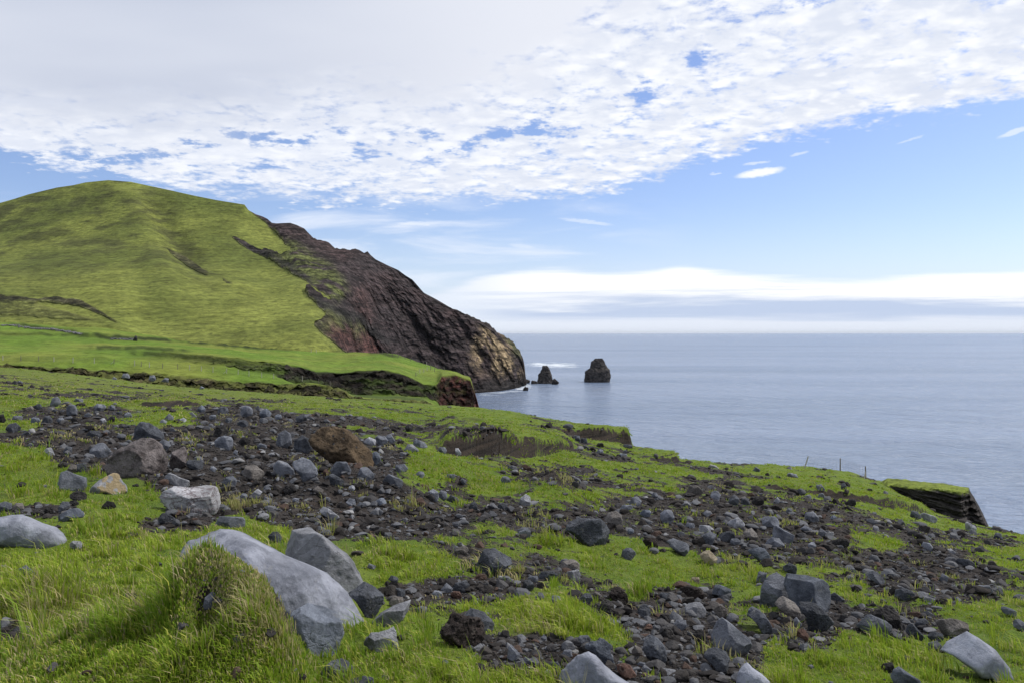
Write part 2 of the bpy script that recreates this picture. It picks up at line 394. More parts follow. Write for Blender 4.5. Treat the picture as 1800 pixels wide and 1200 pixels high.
# far land: colour attribute 'tint' (what grows or lies there), broken up by noise; alpha-like 'kindmap'.r = bare rock
def land_mat():
    m, t, b, out = newmat('far_land'); co = obco(t)
    tint = attr(t, 'tint'); mk = t.new('ShaderNodeSeparateXYZ', {0: attr(t, 'mask')}).outputs
    tz = t.noise(t.mapv(co, (0.07, 0.07, 0.62)), 1.0, 7, 0.74, 0.3)      # sheep terraces
    tf = t.noise(t.mapv(co, (0.22, 0.22, 1.25)), 1.0, 6, 0.75, 0.3)
    n2 = t.noise(co, 0.35, 6, 0.65); n1 = t.noise(co, 0.045, 5, 0.6)
    # strata dip to the right across the cliff
    st = t.noise(t.mapv(co, (0.05, 0.05, 0.42), rot=(0, 0.62, 0)), 1.0, 6, 0.65, 0.5)
    gl = t.noise(t.mapv(co, (0.30, 0.30, 0.045)), 1.0, 5, 0.6, 0.3)
    gk = t.m('MULTIPLY', t.ss(tz, 0.34, 0.58, 0.78, 1.12), t.ss(tf, 0.36, 0.56, 0.72, 1.12))
    gk = t.m('MULTIPLY', gk, t.ss(n1, 0.3, 0.7, 0.85, 1.12))
    sp2 = t.noise(co, 0.42, 3, 0.7)
    gk2 = t.m('MULTIPLY', t.m('MULTIPLY', gk, t.ss(n2, 0.35, 0.65, 0.78, 1.18)), t.ss(sp2, 0.33, 0.42, 0.60, 1.0))
    ter = t.mix(mk[1], t.new('ShaderNodeCombineXYZ', {0: t.m('MULTIPLY_ADD', n2, .5, .75), 1: t.m('MULTIPLY_ADD', n2, .5, .75), 2: t.m('MULTIPLY_ADD', n2, .5, .75)}).outputs[0], t.new('ShaderNodeCombineXYZ', {0: gk2, 1: gk2, 2: gk2}).outputs[0])
    rk = t.m('MULTIPLY', t.ss(st, 0.36, 0.62, 0.42, 1.65), t.ss(gl, 0.34, 0.66, 0.6, 1.4))
    rk = t.m('MULTIPLY', rk, t.ss(n2, 0.34, 0.66, 0.5, 1.5))
    rkc = t.new('ShaderNodeCombineXYZ', {0: rk, 1: rk, 2: rk}).outputs[0]
    f = t.ss(mk[0], 0.35, 0.65)
    c = t.mix(1.0, tint, t.mix(f, ter, rkc), 'MULTIPLY')
    t.put(b.inputs['Base Color'], c); b.inputs['Roughness'].default_value = 0.95; b.inputs['Specular IOR Level'].default_value = 0.12
    h = t.mix(f, t.m('ADD', t.m('MULTIPLY', tz, 1.2), t.m('MULTIPLY', tf, 0.7)), t.m('ADD', t.m('MULTIPLY', st, 4.0), t.m('ADD', t.m('MULTIPLY', n2, 2.0), t.m('MULTIPLY', gl, 2.0))))
    bp = t.new('ShaderNodeBump', {'Height': h, 'Strength': 0.9, 'Distance': 1.0})
    t.put(b.inputs['Normal'], bp.outputs[0])
    return m

def sea_mat():
    m, t, b, out = newmat('sea_water'); co = obco(t)
    fo = t.new('ShaderNodeSeparateXYZ', {0: attr(t, 'mask')}).outputs[0]
    w1 = t.noise(t.mapv(co, (0.035, 0.075, 1), rot=(0, 0, 0.35)), 1.0, 5, 0.6, 0.3)
    w2 = t.noise(t.mapv(co, (0.16, 0.30, 1), rot=(0, 0, 0.25)), 1.0, 6, 0.65, 0.2)
    big = t.noise(t.mapv(co, (0.0012, 0.006, 1), rot=(0, 0, -0.05)), 1.0, 4, 0.6)
    big2 = t.noise(t.mapv(co, (0.006, 0.02, 1), rot=(0, 0, 0.2)), 1.0, 4, 0.6)
    c = t.mix(t.ss(big, 0.35, 0.65), (0.112, 0.160, 0.255), (0.172, 0.222, 0.325))
    c = t.mix(t.ss(big2, 0.4, 0.7, 0, 0.35), c, (0.165, 0.205, 0.265))
    fn = t.noise(t.mapv(co, (0.05, 0.16, 1)), 1.0, 6, 0.7)
    ff = t.ss(t.m('ADD', fo, t.m('MULTIPLY', t.m('SUBTRACT', fn, 0.5), 2.2)), 0.50, 0.72)
    ff = t.m('MULTIPLY', ff, t.ss(fo, 0.03, 0.2))
    c = t.mix(ff, c, (0.75, 0.80, 0.84))
    t.put(b.inputs['Base Color'], c)
    t.put(b.inputs['Roughness'], t.mix(ff, (0.24, 0.24, 0.24), (0.9, 0.9, 0.9)))
    b.inputs['IOR'].default_value = 1.33
    w0 = t.noise(t.mapv(co, (0.010, 0.028, 1), rot=(0, 0, 0.3)), 1.0, 5, 0.6, 0.4)
    h = t.m('ADD', t.m('MULTIPLY', w0, 13.0), t.m('ADD', t.m('MULTIPLY', w1, 8.0), t.m('MULTIPLY', w2, 3.4)))
    bp = t.new('ShaderNodeBump', {'Height': h, 'Strength': 0.8, 'Distance': 1.0})
    t.put(b.inputs['Normal'], bp.outputs[0])
    return m

def grass_mat():
    m, t, b, out = newmat('grass_blades')
    c = attr(t, 'tint')
    t.put(b.inputs['Base Color'], c); b.inputs['Roughness'].default_value = 0.6; b.inputs['Specular IOR Level'].default_value = 0.2
    tr = t.new('ShaderNodeBsdfTranslucent', {'Color': t.mix(0.5, c, (0.20, 0.30, 0.03))})
    mx = t.new('ShaderNodeMixShader', {0: 0.38, 1: b.outputs[0], 2: tr.outputs[0]})
    t.l.new(mx.outputs[0], out.inputs[0])
    return m

def tint_mat(name, rough=0.95, bump=0.0, sc=60):
    m, t, b, out = newmat(name); c = attr(t, 'tint'); n = t.noise(obco(t), sc, 4, 0.65)
    v = t.m('MULTIPLY_ADD', n, 1.2, 0.4)
    t.put(b.inputs['Base Color'], t.mix(1.0, c, t.new('ShaderNodeCombineXYZ', {0: v, 1: v, 2: v}).outputs[0], 'MULTIPLY'))
    b.inputs['Roughness'].default_value = rough; b.inputs['Specular IOR Level'].default_value = 0.2
    if bump:
        bp = t.new('ShaderNodeBump', {'Height': n, 'Strength': 0.8, 'Distance': bump}); t.put(b.inputs['Normal'], bp.outputs[0])
    return m

def wood_mat(name, c1, c2):
    m, t, b, out = newmat(name); n = t.noise(t.mapv(obco(t), (40, 40, 4)), 1.0, 4, 0.6)
    t.put(b.inputs['Base Color'], t.mix(t.ss(n, 0.35, 0.65), c1, c2)); b.inputs['Roughness'].default_value = 0.9
    return m
GROUND_M, LAND_M, SEA_M, GRASS_M = ground_mat(), land_mat(), sea_mat(), grass_mat()
GRAVEL_M = tint_mat('cinder_stones', bump=0.01)
POST_M = wood_mat('weathered_post', (0.10, 0.085, 0.07), (0.19, 0.165, 0.14)); POSTP_M = wood_mat('pale_post', (0.30, 0.28, 0.25), (0.42, 0.40, 0.36))
WIRE_M = wood_mat('fence_wire', (0.10, 0.10, 0.11), (0.16, 0.16, 0.17))
# ------------------------------------------------------------------ near slope
KEYS = [
 (-500, [(1.2,2350),(2,1640),(3,1280),(6.5,930),(11,835),(16,770),(30,712),(50,672),(90,652),(180,622)]),
 (0,    [(1.2,2200),(2,1560),(3,1215),(4.2,1075),(6.5,962),(9,890),(12,835),(16,785),(24,742),(34,712),(50,684),(90,659),(150,643),(220,630)]),
 (300,  [(1.2,2150),(2,1500),(3,1190),(4.2,1080),(6.5,975),(9,905),(12,845),(16,797),(24,752),(34,730),(50,710),(90,690),(135,679),(220,665)]),
 (600,  [(1.2,2100),(2,1520),(3.2,1215),(4.5,1100),(6.5,985),(10,900),(13,848),(18,802),(26,765),(40,733),(60,714),(112,699),(200,685)]),
 (900,  [(1.2,2150),(2,1580),(3.4,1215),(4.6,1110),(6.5,1030),(10.5,945),(17,878),(26,832),(38,798),(60,752),(102,723),(200,695)]),
 (1200, [(1.2,2200),(2,1620),(3.8,1215),(5,1125),(7,1055),(10,985),(15,925),(24,868),(42,832),(66,804),(200,745)]),
 (1500, [(1.2,2250),(2,1650),(4.2,1215),(6,1110),(8,1055),(11,998),(17,945),(28,900),(45,868),(65,845),(83,828),(200,785)]),
 (1555, [(1.2,2260),(2,1660),(4.25,1215),(6,1114),(8.3,1053),(11.6,998),(18.6,949),(30,909),(45,884),(62,862),(81,840),(200,800)]),
 (1650, [(1.2,2280),(2,1670),(4.4,1215),(6,1120),(9,1050),(13,1000),(22,958),(34,934),(57,917),(78,906),(200,880)]),
 (1800, [(1.2,2300),(2,1700),(4.6,1215),(6.5,1120),(10,1050),(14,1010),(20,982),(33,955),(58,938),(200,915)]),
 (2300, [(1.2,2400),(2,1800),(4.6,1330),(8,1180),(14,1110),(24,1075),(48,1050),(200,1000)]),
]
Ly = np.linspace(math.log(1.2), math.log(215), 150); tx = np.arange(-700, 2500, 20.)
A = np.array([np.interp(Ly, np.log([q[0] for q in n]), [math.log(q[1]-500) for q in n]) for _, n in KEYS])
A = np.array([np.interp(tx, [q[0] for q in KEYS], A[:, i]) for i in range(len(Ly))])   # (nLy, ntx)
A = gauss(gauss(A, 2.2, 0), 2.6, 1)
def table(px, Y):
    u = np.clip((px-tx[0])/20., 0, len(tx)-1.001); v = np.clip((np.log(Y)-Ly[0])/(Ly[1]-Ly[0]), 0, len(Ly)-1.001)
    i = u.astype(int); j = v.astype(int); a = u-i; b = v-j
    return np.exp((A[j, i]*(1-a)+A[j, i+1]*a)*(1-b)+(A[j+1, i]*(1-a)+A[j+1, i+1]*a)*b)+500
def table_Y(px, py):
    Ys = np.geomspace(1.3, 200, 400); q = table(np.full(400, float(px)), Ys)
    return float(np.interp(-py, -q, Ys))

px1 = np.concatenate([np.linspace(-900, -60, 36), np.arange(-56, 1862, 3.0), np.linspace(1870, 2900, 34)])
EDGE = [(-900,170),(-300,168),(0,150),(150,145),(220,140),(300,135),(400,128),(500,120),(600,112),(700,110),(845,105),(950,98),(1030,88),(1092,78),(1101,73),(1120,71),(1186,66),(1192,62),(1250,64),(1330,72),(1412,80),(1480,83),(1560,81),(1640,79),(1702,76),(1705,75),(1714,74),(1728,72),(1742,66),(1760,62),(1800,58),(2000,52),(2300,48),(2900,45)]
rows = np.concatenate([np.geomspace(1.3, 34, 330), np.arange(34.3, 86, 0.27), np.geomspace(86.5, 112, 36), np.linspace(113, 215, 60)])
PX, YY = np.meshgrid(px1, rows)
X = YY*(PX-CX)/F
Zn = (HY-table(PX, YY))/F*YY
yedge = interp_cols(EDGE, px1)
scarpmask = np.zeros_like(Zn)
# banks: (row of the foot along the columns), (height in photo pixels along the columns), softness m, decay length m
SCARPS = [
 ([(690,788),(780,797),(870,806),(940,802),(990,792),(1040,785)], [(740,0),(772,12),(790,38),(850,48),(900,46),(950,34),(990,20),(1022,0)], 0.45, 30),
 ([(960,766),(1020,770),(1060,775),(1100,780)], [(965,0),(990,8),(1030,20),(1092,30),(1104,30),(1112,0)], 0.5, 60),
 ([(1130,808),(1185,812),(1240,815)], [(1120,0),(1150,5),(1184,13),(1190,13),(1196,0)], 0.45, 30),
 ([(1340,862),(1440,872),(1520,886),(1570,894),(1645,906),(1700,915)], [(1330,0),(1365,14),(1420,10),(1450,16),(1500,12),(1560,20),(1610,15),(1632,6),(1646,0)], 0.5, 14),
 ([(700,735),(760,742),(850,750),(960,748)], [(690,0),(720,4),(800,5),(900,4),(960,0)], 1.2, 20),
 ([(200,712),(280,716),(360,712)], [(225,0),(250,9),(330,12),(360,4),(372,0)], 1.2, 10),
 ([(850,905),(900,908),(960,905)], [(850,0),(880,6),(940,6),(960,0)], 0.35, 4),
]
for foot, hgt, soft, dec in SCARPS:
    fx = np.array([f[0] for f in foot], float)
    fy = np.array([table_Y(a, b) for a, b in foot])
    yl = np.interp(px1, fx, fy)
    yl = yl*(1+(0.010 if dec > 200 else 0.012)*fbm(px1/60., 3.3, fx[0]*0.1, 3))
    hp = np.interp(px1, [q[0] for q in hgt], [q[1] for q in hgt])*(1+(0.04 if dec > 200 else 0.07)*fbm(px1/50., 8.1, fx[0]*.1, 3))
    hm = np.maximum(hp, 0)*yl/F
    dd = YY-yl[None, :]
    dd = dd+0.5*fbm(X*0.45, 0*X, 5.0, 4)
    up = sstep(0, soft, dd)
    Zn += hm[None, :]*up*np.exp(-np.maximum(dd-soft, 0)/dec)
    scarpmask = np.maximum(scarpmask, np.where(hm[None, :] > 0.12, sstep(-0.5*soft, 0.1*soft, dd)*(1-sstep(0.72*soft, 0.98*soft, dd))*np.minimum(1, hm[None, :]/0.45), 0))
# swells: (px, py, half width px, half depth in m as factor of range, height px)
BUMPS = [(970,872,55,.11,46),(760,836,130,.10,28),(900,960,60,.10,14),(1010,1085,95,.10,26),(660,968,55,.08,16),(840,930,50,.07,16),
         (1100,990,80,.10,12),(1430,1140,110,.10,16),(1500,1160,120,.12,12),(310,700,30,.10,11),(270,735,45,.06,6),(570,850,120,.16,24),(700,885,85,.10,34),(300,770,130,.15,8),(0,800,110,.2,10),(200,960,130,.15,10),(1170,1065,70,.08,14),(1300,850,70,.1,8),(880,815,35,.08,8),(1460,900,120,.14,10),(60,1000,90,.12,10)]
for bx, by, wx, dq, hp in BUMPS:
    y0 = table_Y(bx, by)*(1+dq*0.3); 
    g = np.exp(-((PX-bx)/wx)**2-((YY-y0)/(dq*y0))**2)
    Zn += hp*y0/F*g
for bx, y0, wx, wy, hp in [(415,3.25,112,.40,165),(300,3.25,150,.45,70),(120,3.0,150,.45,45),(150,4.6,200,.9,22),(30,4.4,90,.6,26),(470,2.75,80,.3,40),(330,2.6,130,.3,45)]:
    Zn += hp*y0/F*np.exp(-(np.abs(PX-bx)/wx)**(4 if hp > 150 else 2.4)-(np.abs(YY-y0)/wy)**2.4)
# hollow torn into the tussock
Zn -= 0.16*np.exp(-((PX-362)/30)**2-((YY-2.98)/0.11)**2)
def poly(v, s): return (v, [tuple(map(float, q.split(','))) for q in s.split()])
DIRT = raster([
 poly(.40, '620,960 700,880 850,800 1000,770 1200,820 1340,840 1500,880 1800,950 1900,1080 1700,1060 1500,1100 1340,1210 860,1210 700,1090'),
 poly(.12, '980,975 1100,955 1250,985 1330,1010 1330,1030 1200,1015 1120,1040 1040,1000'), poly(.12, '870,1055 980,1045 1080,1100 1060,1120 900,1100'), poly(.1, '620,975 700,950 840,980 780,1010 700,1020 640,1010'), poly(.1,'1330,1140 1500,1115 1700,1150 1700,1220 1350,1220'), poly(.1, '700,800 850,822 920,860 900,872 760,850 700,830'), poly(.1, '920,880 960,855 1030,880 1020,895 940,895'), poly(.12, '560,955 640,960 650,1000 600,1000'),
 poly(.34, '-200,640 300,690 700,715 850,735 1000,760 1200,812 1350,830 1300,860 900,830 700,790 400,720 -200,690'),
 poly(.50, '-200,668 60,672 200,690 420,705 600,720 700,735 640,745 400,728 150,712 -200,700'),
 poly(.95, '-200,735 0,728 70,712 200,716 330,742 360,714 470,722 560,742 650,762 720,800 690,830 750,862 800,900 830,925 780,938 690,950 600,948 560,952 520,935 440,912 400,905 300,938 235,930 240,915 300,905 290,880 240,838 160,830 90,815 80,785 0,778 -200,770'),
 poly(.1, '190,738 250,732 345,735 345,745 250,748 190,746'),
 poly(.1, '215,706 300,700 330,712 300,728 220,722'),
 poly(.12, '-60,740 60,735 70,748 0,760 -60,756'),
 poly(.8, '720,900 800,888 900,880 1000,880 1075,900 1090,920 1060,960 1000,950 900,935 840,925 760,935'),
 poly(.66, '870,815 960,808 1080,838 1150,840 1200,850 1170,862 1050,862 960,862 930,850'),
 poly(.7, '640,742 720,738 830,752 900,760 880,772 760,764 700,790 640,776'),
 poly(.7, '1000,772 1180,808 1170,818 1080,800 1000,785'),
 poly(.74, '1060,872 1150,862 1250,866 1360,862 1440,868 1500,892 1600,930 1700,975 1760,1010 1765,1050 1690,1060 1580,1048 1480,1005 1380,985 1310,975 1250,975 1200,960 1130,950 1080,925'),
 poly(.15, '1500,935 1580,945 1590,965 1510,960'),
 poly(.76, '760,955 850,960 890,985 1000,985 1040,1010 1110,1040 1120,1080 1080,1085 1030,1040 970,1020 900,1035 860,1060 760,1065 680,1060 670,1035 800,1015 850,1010 770,965'),
 poly(.85, '1085,1090 1120,1050 1200,1025 1260,1030 1290,1090 1330,1120 1345,1160 1330,1240 1080,1260 1060,1200 1120,1150'),
 poly(.85, '860,1120 960,1115 1030,1120 1090,1150 1080,1200 960,1200 880,1180 840,1150'),
 poly(.85, '-60,888 60,884 130,886 150,902 60,908 -60,905'),
 poly(.8, '240,915 330,905 370,915 350,940 280,945 235,932'),
 poly(.72, '-60,1095 40,1090 80,1110 70,1150 -60,1165'),
 poly(.9, '1330,1090 1400,1060 1480,1050 1500,1080 1470,1120 1410,1145 1370,1120'),
 poly(.8, '1480,1065 1640,1075 1700,1100 1600,1120 1500,1110'),
 poly(.8, '1180,845 1300,838 1330,850 1250,862 1200,858'),
 poly(.75, '1200,812 1330,815 1300,826 1220,828'),
 poly(.9, '775,838 800,830 830,842 820,858 780,855'),
 poly(.8, '1600,930 1760,935 1800,950 1740,962 1640,950'),
], -260, 2060, 590, 1320, 4, 7)
DRY = raster([poly(.75, '345,985 430,965 490,985 520,1060 515,1150 450,1160 390,1090 330,1080 330,1010'), poly(.6, '0,1060 240,1045 260,1075 60,1100'), poly(.5, '560,955 640,975 620,1000 560,985'), poly(.4, '-60,640 400,690 700,712 400,720 -60,690'),
              poly(.6, '840,1105 960,1110 1000,1180 860,1190')], -260, 2060, 590, 1320, 4, 12)
PYn = HY-F*Zn/YY
dirt = DIRT(PX, PYn)
near_amp = np.minimum(1.0, YY/11.)
Zn += near_amp*(0.16*fbm(X*.35, YY*.35, 1., 4)+0.05*fbm(X*1.7, YY*1.7, 2., 4)*(0.7+1.3*dirt))+np.minimum(1, YY/4)*0.035*fbm(X*2.6, YY*2.6, 13., 3)*(1-np.clip(dirt,0,1))+0.012*fbm(X*7, YY*7, 3., 3)*(1+1.5*dirt)
# rubbly lip and fall to the sea beyond the edge
ye = yedge*(1+0.012*fbm(px1/14., 1.7, 0., 4))
de = YY-ye[None, :]
Zn -= np.where(de > 0, np.minimum(de**1.0*1.1+np.minimum(de, 4)*0.6, 60), 0)
Zn = np.maximum(Zn, SEA-5+0*Zn)
PYn = HY-F*Zn/YY
dirt = DIRT(PX, PYn)+0.40*fbm(X*.55, YY*.9, 4., 5)*np.where(YY > 22, 1.25, 0.75)+0.24*fbm(X*1.7, YY*2.0, 4., 4)+0.75*sstep(22, 45, YY)*fbm(X*.16, YY*.11, 14., 5)+0.10*fbm(PX/30., PYn/12., 6., 3)
dry = DRY(PX, PYn)+0.35*np.maximum(0, fbm(X*.9, YY*.9, 7., 4))
gz = np.gradient(Zn, axis=0)/np.gradient(YY, axis=0)
scarpmask = np.maximum(scarpmask, sstep(0.75, 1.3, -gz)*(de > 0.3))
for sx, sy, wx, wy in [(364,1046,20,26),(352,1066,16,12),(504,1068,22,34),(490,1040,16,20),(512,1098,14,20)]:
    scarpmask = np.maximum(scarpmask, 0.9*np.exp(-((PX-sx+12*fbm(PX/14., PYn/14., 2., 3))/wx)**4-((PYn-sy)/wy)**4)*(YY < 4))
NEAR = Grid(px1, YY, Zn)
V = NEAR.xyz(); nr, nc = Zn.shape
ground = mesh_np('ground', V.reshape(-1, 3), grid_faces(nr, nc), GROUND_M, True,
                 {'mask': np.stack([np.clip(dirt, 0, 1), np.clip(scarpmask, 0, 1), np.clip(dry, 0, 1)], -1).reshape(-1, 3)})
tag(ground, kind='structure')

# ------------------------------------------------------------------ pasture beyond the gully
def lerp_nodes(keys, px):
    """keys: [(px, [(Y,py),...same length...])] -> arrays (nn, npx)"""
    kx = [k_[0] for k_ in keys]; N = len(keys[0][1])
    Yk = np.array([[np.interp(p, kx, [k_[1][i][0] for k_ in keys]) for p in px] for i in range(N)])
    Pk = np.array([[np.interp(p, kx, [k_[1][i][1] for k_ in keys]) for p in px] for i in range(N)])
    return Yk, Pk
PK = [  # gully floor, bank foot, bank top, second bank foot, second bank top, plateau back, beyond
 (-900, [(172,690),(178,668),(186,632),(196,622),(205,619),(330,560),(345,556)]),
 (0,    [(160,668),(178,655),(186,640),(196,624),(205,620),(330,566),(345,560)]),
 (100,  [(156,678),(177,664),(186,645),(196,624),(205,619),(325,576),(345,572)]),
 (180,  [(152,690),(176,672),(186,649),(196,627),(205,619),(320,578),(340,574)]),
 (300,  [(144,705),(175,690),(186,657),(197,634),(208,622),(316,600),(335,596)]),
 (400,  [(138,712),(174,700),(187,667),(198,645),(209,629),(312,610),(330,606)]),
 (480,  [(132,714),(173,704),(188,672),(199,658),(211,636),(312,614),(328,610)]),
 (520,  [(130,716),(173,704),(188,673),(199,676),(214,642),(312,616),(328,612)]),
 (556,  [(128,718),(173,704),(187,673),(200,690),(216,652),(312,618),(328,616)]),
 (600,  [(126,720),(173,706),(186,683),(201,693),(217,654),(312,619),(328,622)]),
 (628,  [(126,722),(175,708),(185,698),(202,694),(217,650),(310,618),(322,700)]),
 (673,  [(126,724),(176,708),(186,703),(202,694),(217,649),(304,620),(316,760)]),
 (702,  [(126,725),(178,708),(188,704),(203,695),(217,654),(300,626),(312,790)]),
 (745,  [(126,730),(182,712),(192,706),(206,697),(217,674),(293,638),(304,800)]),
 (768,  [(126,735),(190,722),(200,714),(212,706),(219,674),(286,645),(298,800)]),
 (776,  [(126,735),(196,726),(206,720),(218,716),(226,659),(280,648),(292,800)]),
 (800,  [(126,745),(206,734),(216,728),(228,722),(236,657),(264,653),(276,810)]),
 (827,  [(126,760),(214,742),(222,736),(232,726),(240,667),(247,664.5),(258,820)]),
 (838,  [(126,780),(214,760),(222,752),(232,742),(241,700),(246,702),(256,850)]),
 (848,  [(126,850),(214,820),(222,810),(232,790),(241,738),(246,745),(256,880)]),
 (860,  [(126,960),(214,880),(222,870),(232,860),(241,830),(246,832),(256,900)]),
]
px2 = np.concatenate([np.linspace(-900, -60, 30), np.arange(-56, 861, 2.5)])
Yk, Pk = lerp_nodes(PK, px2)
seg = [14, 34, 26, 44, 100, 14]
Yr, Pr, U = [], [], []
for i, n in enumerate(seg):
    for q in range(n):
        u = q/n; Yr.append(Yk[i]*(1-u)+Yk[i+1]*u); Zi = (HY-Pk[i])/F*Yk[i]; Zj = (HY-Pk[i+1])/F*Yk[i+1]
        Pr.append(Zi*(1-u)+Zj*u); U.append(i+u)
Yr.append(Yk[-1]); Pr.append((HY-Pk[-1])/F*Yk[-1]); U.append(6.0)
Y2 = np.array(Yr); Z2 = np.array(Pr); U = np.array(U)[:, None]+0*Y2
Z2 = gauss(Z2, 1.6, 0)
X2 = Y2*((px2-CX)/F)[None, :]; PX2 = px2[None, :]+0*Y2
flat = sstep(3.9, 4.3, U)*(1-sstep(4.9, 5.0, U))
wall = np.clip(sstep(0.9, 1.2, U)*(1-sstep(1.85, 2.02, U))+sstep(2.9, 3.15, U)*(1-sstep(3.86, 3.98, U)), 0, 1)
wall *= np.where((U > 2.5) & (PX2 < 500), sstep(150, 520, PX2)*0.75, 1.0)
Z2 += 0.9*fbm(X2*.035, Y2*.035, 2., 3)*flat+0.25*fbm(X2*.2, Y2*.2, 4., 4)
rough_w = fbm(X2*.22, Z2*.5, Y2*.22, 5)
Y2 = Y2+wall*(rough_w*3.2); X2 = Y2*((px2-CX)/F)[None, :]
Z2 += wall*fbm(X2*.5, Y2*.5, 9., 4)*0.9
# small banks crossing the pasture
FB = [([(-60,588),(60,588),(140,590),(210,596)], 3, 0), ([(140,590),(200,596),(300,602)], 4, 1), ([(310,600),(390,606),(460,612),(520,613)], 5, 1), ([(410,604),(450,601),(500,610)], 5, 1), ([(160,611),(250,615),(330,620)], 4, .5), ([(560,612),(640,617),(700,627)], 3, .6), ([(20,571),(133,586)], 3, .6), ([(230,620),(330,628),(430,640)], 5, .5)]
bankm = np.zeros_like(Z2)
P2 = HY-F*Z2/Y2
for pts, hp, br in FB:
    a = np.array(pts, float); line = np.interp(px2, a[:, 0], a[:, 1])+2.2*fbm(px2/20., 2.2, a[0, 0]*.1, 4)
    env = sstep(a[0, 0]-14, a[0, 0]+10, px2)*(1-sstep(a[-1, 0]-10, a[-1, 0]+14, px2))
    on = np.exp(-((P2-line[None, :])/(hp*0.62))**2)*env[None, :]*sstep(-.9, -.1, fbm(px2/30., 5.5, a[0, 0]*.2, 3))[None, :]
    up = (1-sstep(-hp*.6, hp*.6, P2-line[None, :]))*np.exp(-np.maximum(line[None, :]-P2, 0)/22.)*env[None, :]
    Z2 += hp*0.7*Y2/F*up
    bankm = np.maximum(bankm, on*(0.6+0.4*br))
PAST = Grid(px2, Y2, Z2); P2 = PAST.py
G = np.array([0.100, 0.162, 0.021]); G2 = np.array([0.155, 0.185, 0.034]); DG = np.array([0.040, 0.058, 0.014]); BR = np.array([0.026, 0.021, 0.017]); RED = np.array([0.060, 0.024, 0.020]); DRYC = np.array([0.13, 0.115, 0.05])
nn = fbm(X2*.03, Y2*.03, 3., 4)
col = G+(G2-G)*np.clip(0.35+1.2*nn, 0, 1)[..., None]
moss = np.clip(0.5+1.6*fbm(X2*.12, Z2*.4, Y2*.12, 5), 0, 1)[..., None]
wc = BR*(1-moss)+DG*0.95*moss
lowb = (sstep(0.5, 1.0, U)*(1-sstep(2.0, 2.3, U)))[..., None]
wc = wc*(1-lowb)+lowb*(np.array([0.040, 0.034, 0.017])*(1-moss)+np.array([0.098, 0.108, 0.030])*moss)
col = col*(1-wall[..., None])+wc*wall[..., None]
lip_shade = (sstep(3.30+0.25*moss[..., 0], 3.62, U)*(1-sstep(3.95, 4.0, U))*sstep(505, 535, PX2)*(1-sstep(735, 765, PX2)))[..., None]*0.85  # shadow under the gully lip, painted into the upper wall colour
col = col*(1-lip_shade)+BR*0.5*lip_shade
redm = (sstep(762, 776, PX2)*sstep(2.9, 3.1, U)*(1-sstep(3.93, 4.0, U)))*(0.75+0.25*np.sign(fbm(PX2/9., P2/9., 2., 3)))
redm = np.maximum(redm, sstep(828, 836, PX2))[..., None]
col = col*(1-redm)+RED*redm
fl = (sstep(2.0, 2.3, U)*(1-sstep(2.85, 3.0, U))*sstep(560, 620, PX2)*(1-sstep(735, 765, PX2)))[..., None]
col = col*(1-fl)+DG*1.5*fl
col = col*(1-bankm[..., None])+(DG*0.6)*bankm[..., None]
rk = np.clip(np.maximum(wall*(1-moss[..., 0])*0.9, redm[..., 0]), 0, 1)
pasture = mesh_np('pasture', PAST.xyz().reshape(-1, 3), grid_faces(*Z2.shape), LAND_M, True, {'tint': col.reshape(-1, 3), 'mask': np.stack([rk, (1-wall)*0.55, 0*rk], -1).reshape(-1, 3)})
tag(pasture, kind='structure')

# ------------------------------------------------------------------ the hill and its sea cliff
CREST = [(-900,470),(-500,430),(-200,400),(0,357),(25,350),(50,342),(100,330),(128,326),(150,321),(190,317),(230,320),(300,335),(340,344),(380,352),(430,360),(437,370),(450,377),(462,381),(470,385),(478,392),(485,393),(510,392),(522,396),(535,402),(545,413),(555,425),(565,424),(575,425),(582,432),(590,442),(605,441),(620,442),(626,438),(632,440),(640,445),(646,442),(652,449),(660,456),(680,466),(700,475),(712,484),(725,492),(745,515),(768,527),(790,540),(810,551),(830,562),(850,573),(868,584),(874,592),(880,600),(890,608),(900,615),(912,625),(920,640),(923,662),(927,700),(931,760)]
FOOT = [(-900,556),(0,560),(60,566),(100,571),(215,574),(250,588),(330,600),(430,608),(500,611),(600,615),(640,660),(700,700),(770,698),(840,690),(870,688),(905,684),(920,679),(931,800)]
YF = [(-900,330),(0,326),(215,318),(330,312),(560,310),(600,330),(640,380),(700,440),(770,480),(840,507),(870,515),(905,540),(920,566),(931,572)]
YC = [(-900,560),(0,560),(190,560),(430,545),(500,540),(600,536),(700,540),(790,550),(868,562),(900,574),(920,580),(931,582)]
px3 = np.concatenate([np.linspace(-900, -42, 30), np.arange(-40, 932, 2.0)])
crf = interp_cols(CREST, px3); cr = gauss(crf, 9, 0); cr = np.where(px3 > 880, crf, cr); ft = gauss(interp_cols(FOOT, px3), 5, 0); yf = interp_cols(YF, px3); yc = interp_cols(YC, px3)
yf = gauss(yf, 8, 0); yc = gauss(yc, 8, 0)
NR = 260; u = np.linspace(0, 1, NR)[:, None]
Y3 = yf+(yc-yf)*u
zf = (HY-ft)/F*yf; zc = (HY-cr)/F*yc
grassy = (1-sstep(430, 660, px3))[None, :]
sh = u-0.10*np.sin(np.pi*u)*grassy+0.05*np.sin(2*np.pi*u)*grassy
cl = np.clip(u, 0, 1); sh = sh+(1-grassy)*(0.10*np.sin(np.pi*u))
Z3 = zf+(zc-zf)*sh; Z3 = Z3+((HY-crf)/F*yc-zc)*np.clip((u-0.80)/0.2, 0, 1)**2; zc = (HY-crf)/F*yc
back_u = np.linspace(0, 1, 24)[1:, None]
Yb3 = yc+back_u*260; Zb3 = np.maximum(zc-back_u*260*(0.45+0.0*back_u)-back_u**0.5*2.0, SEA-4+0*zc)
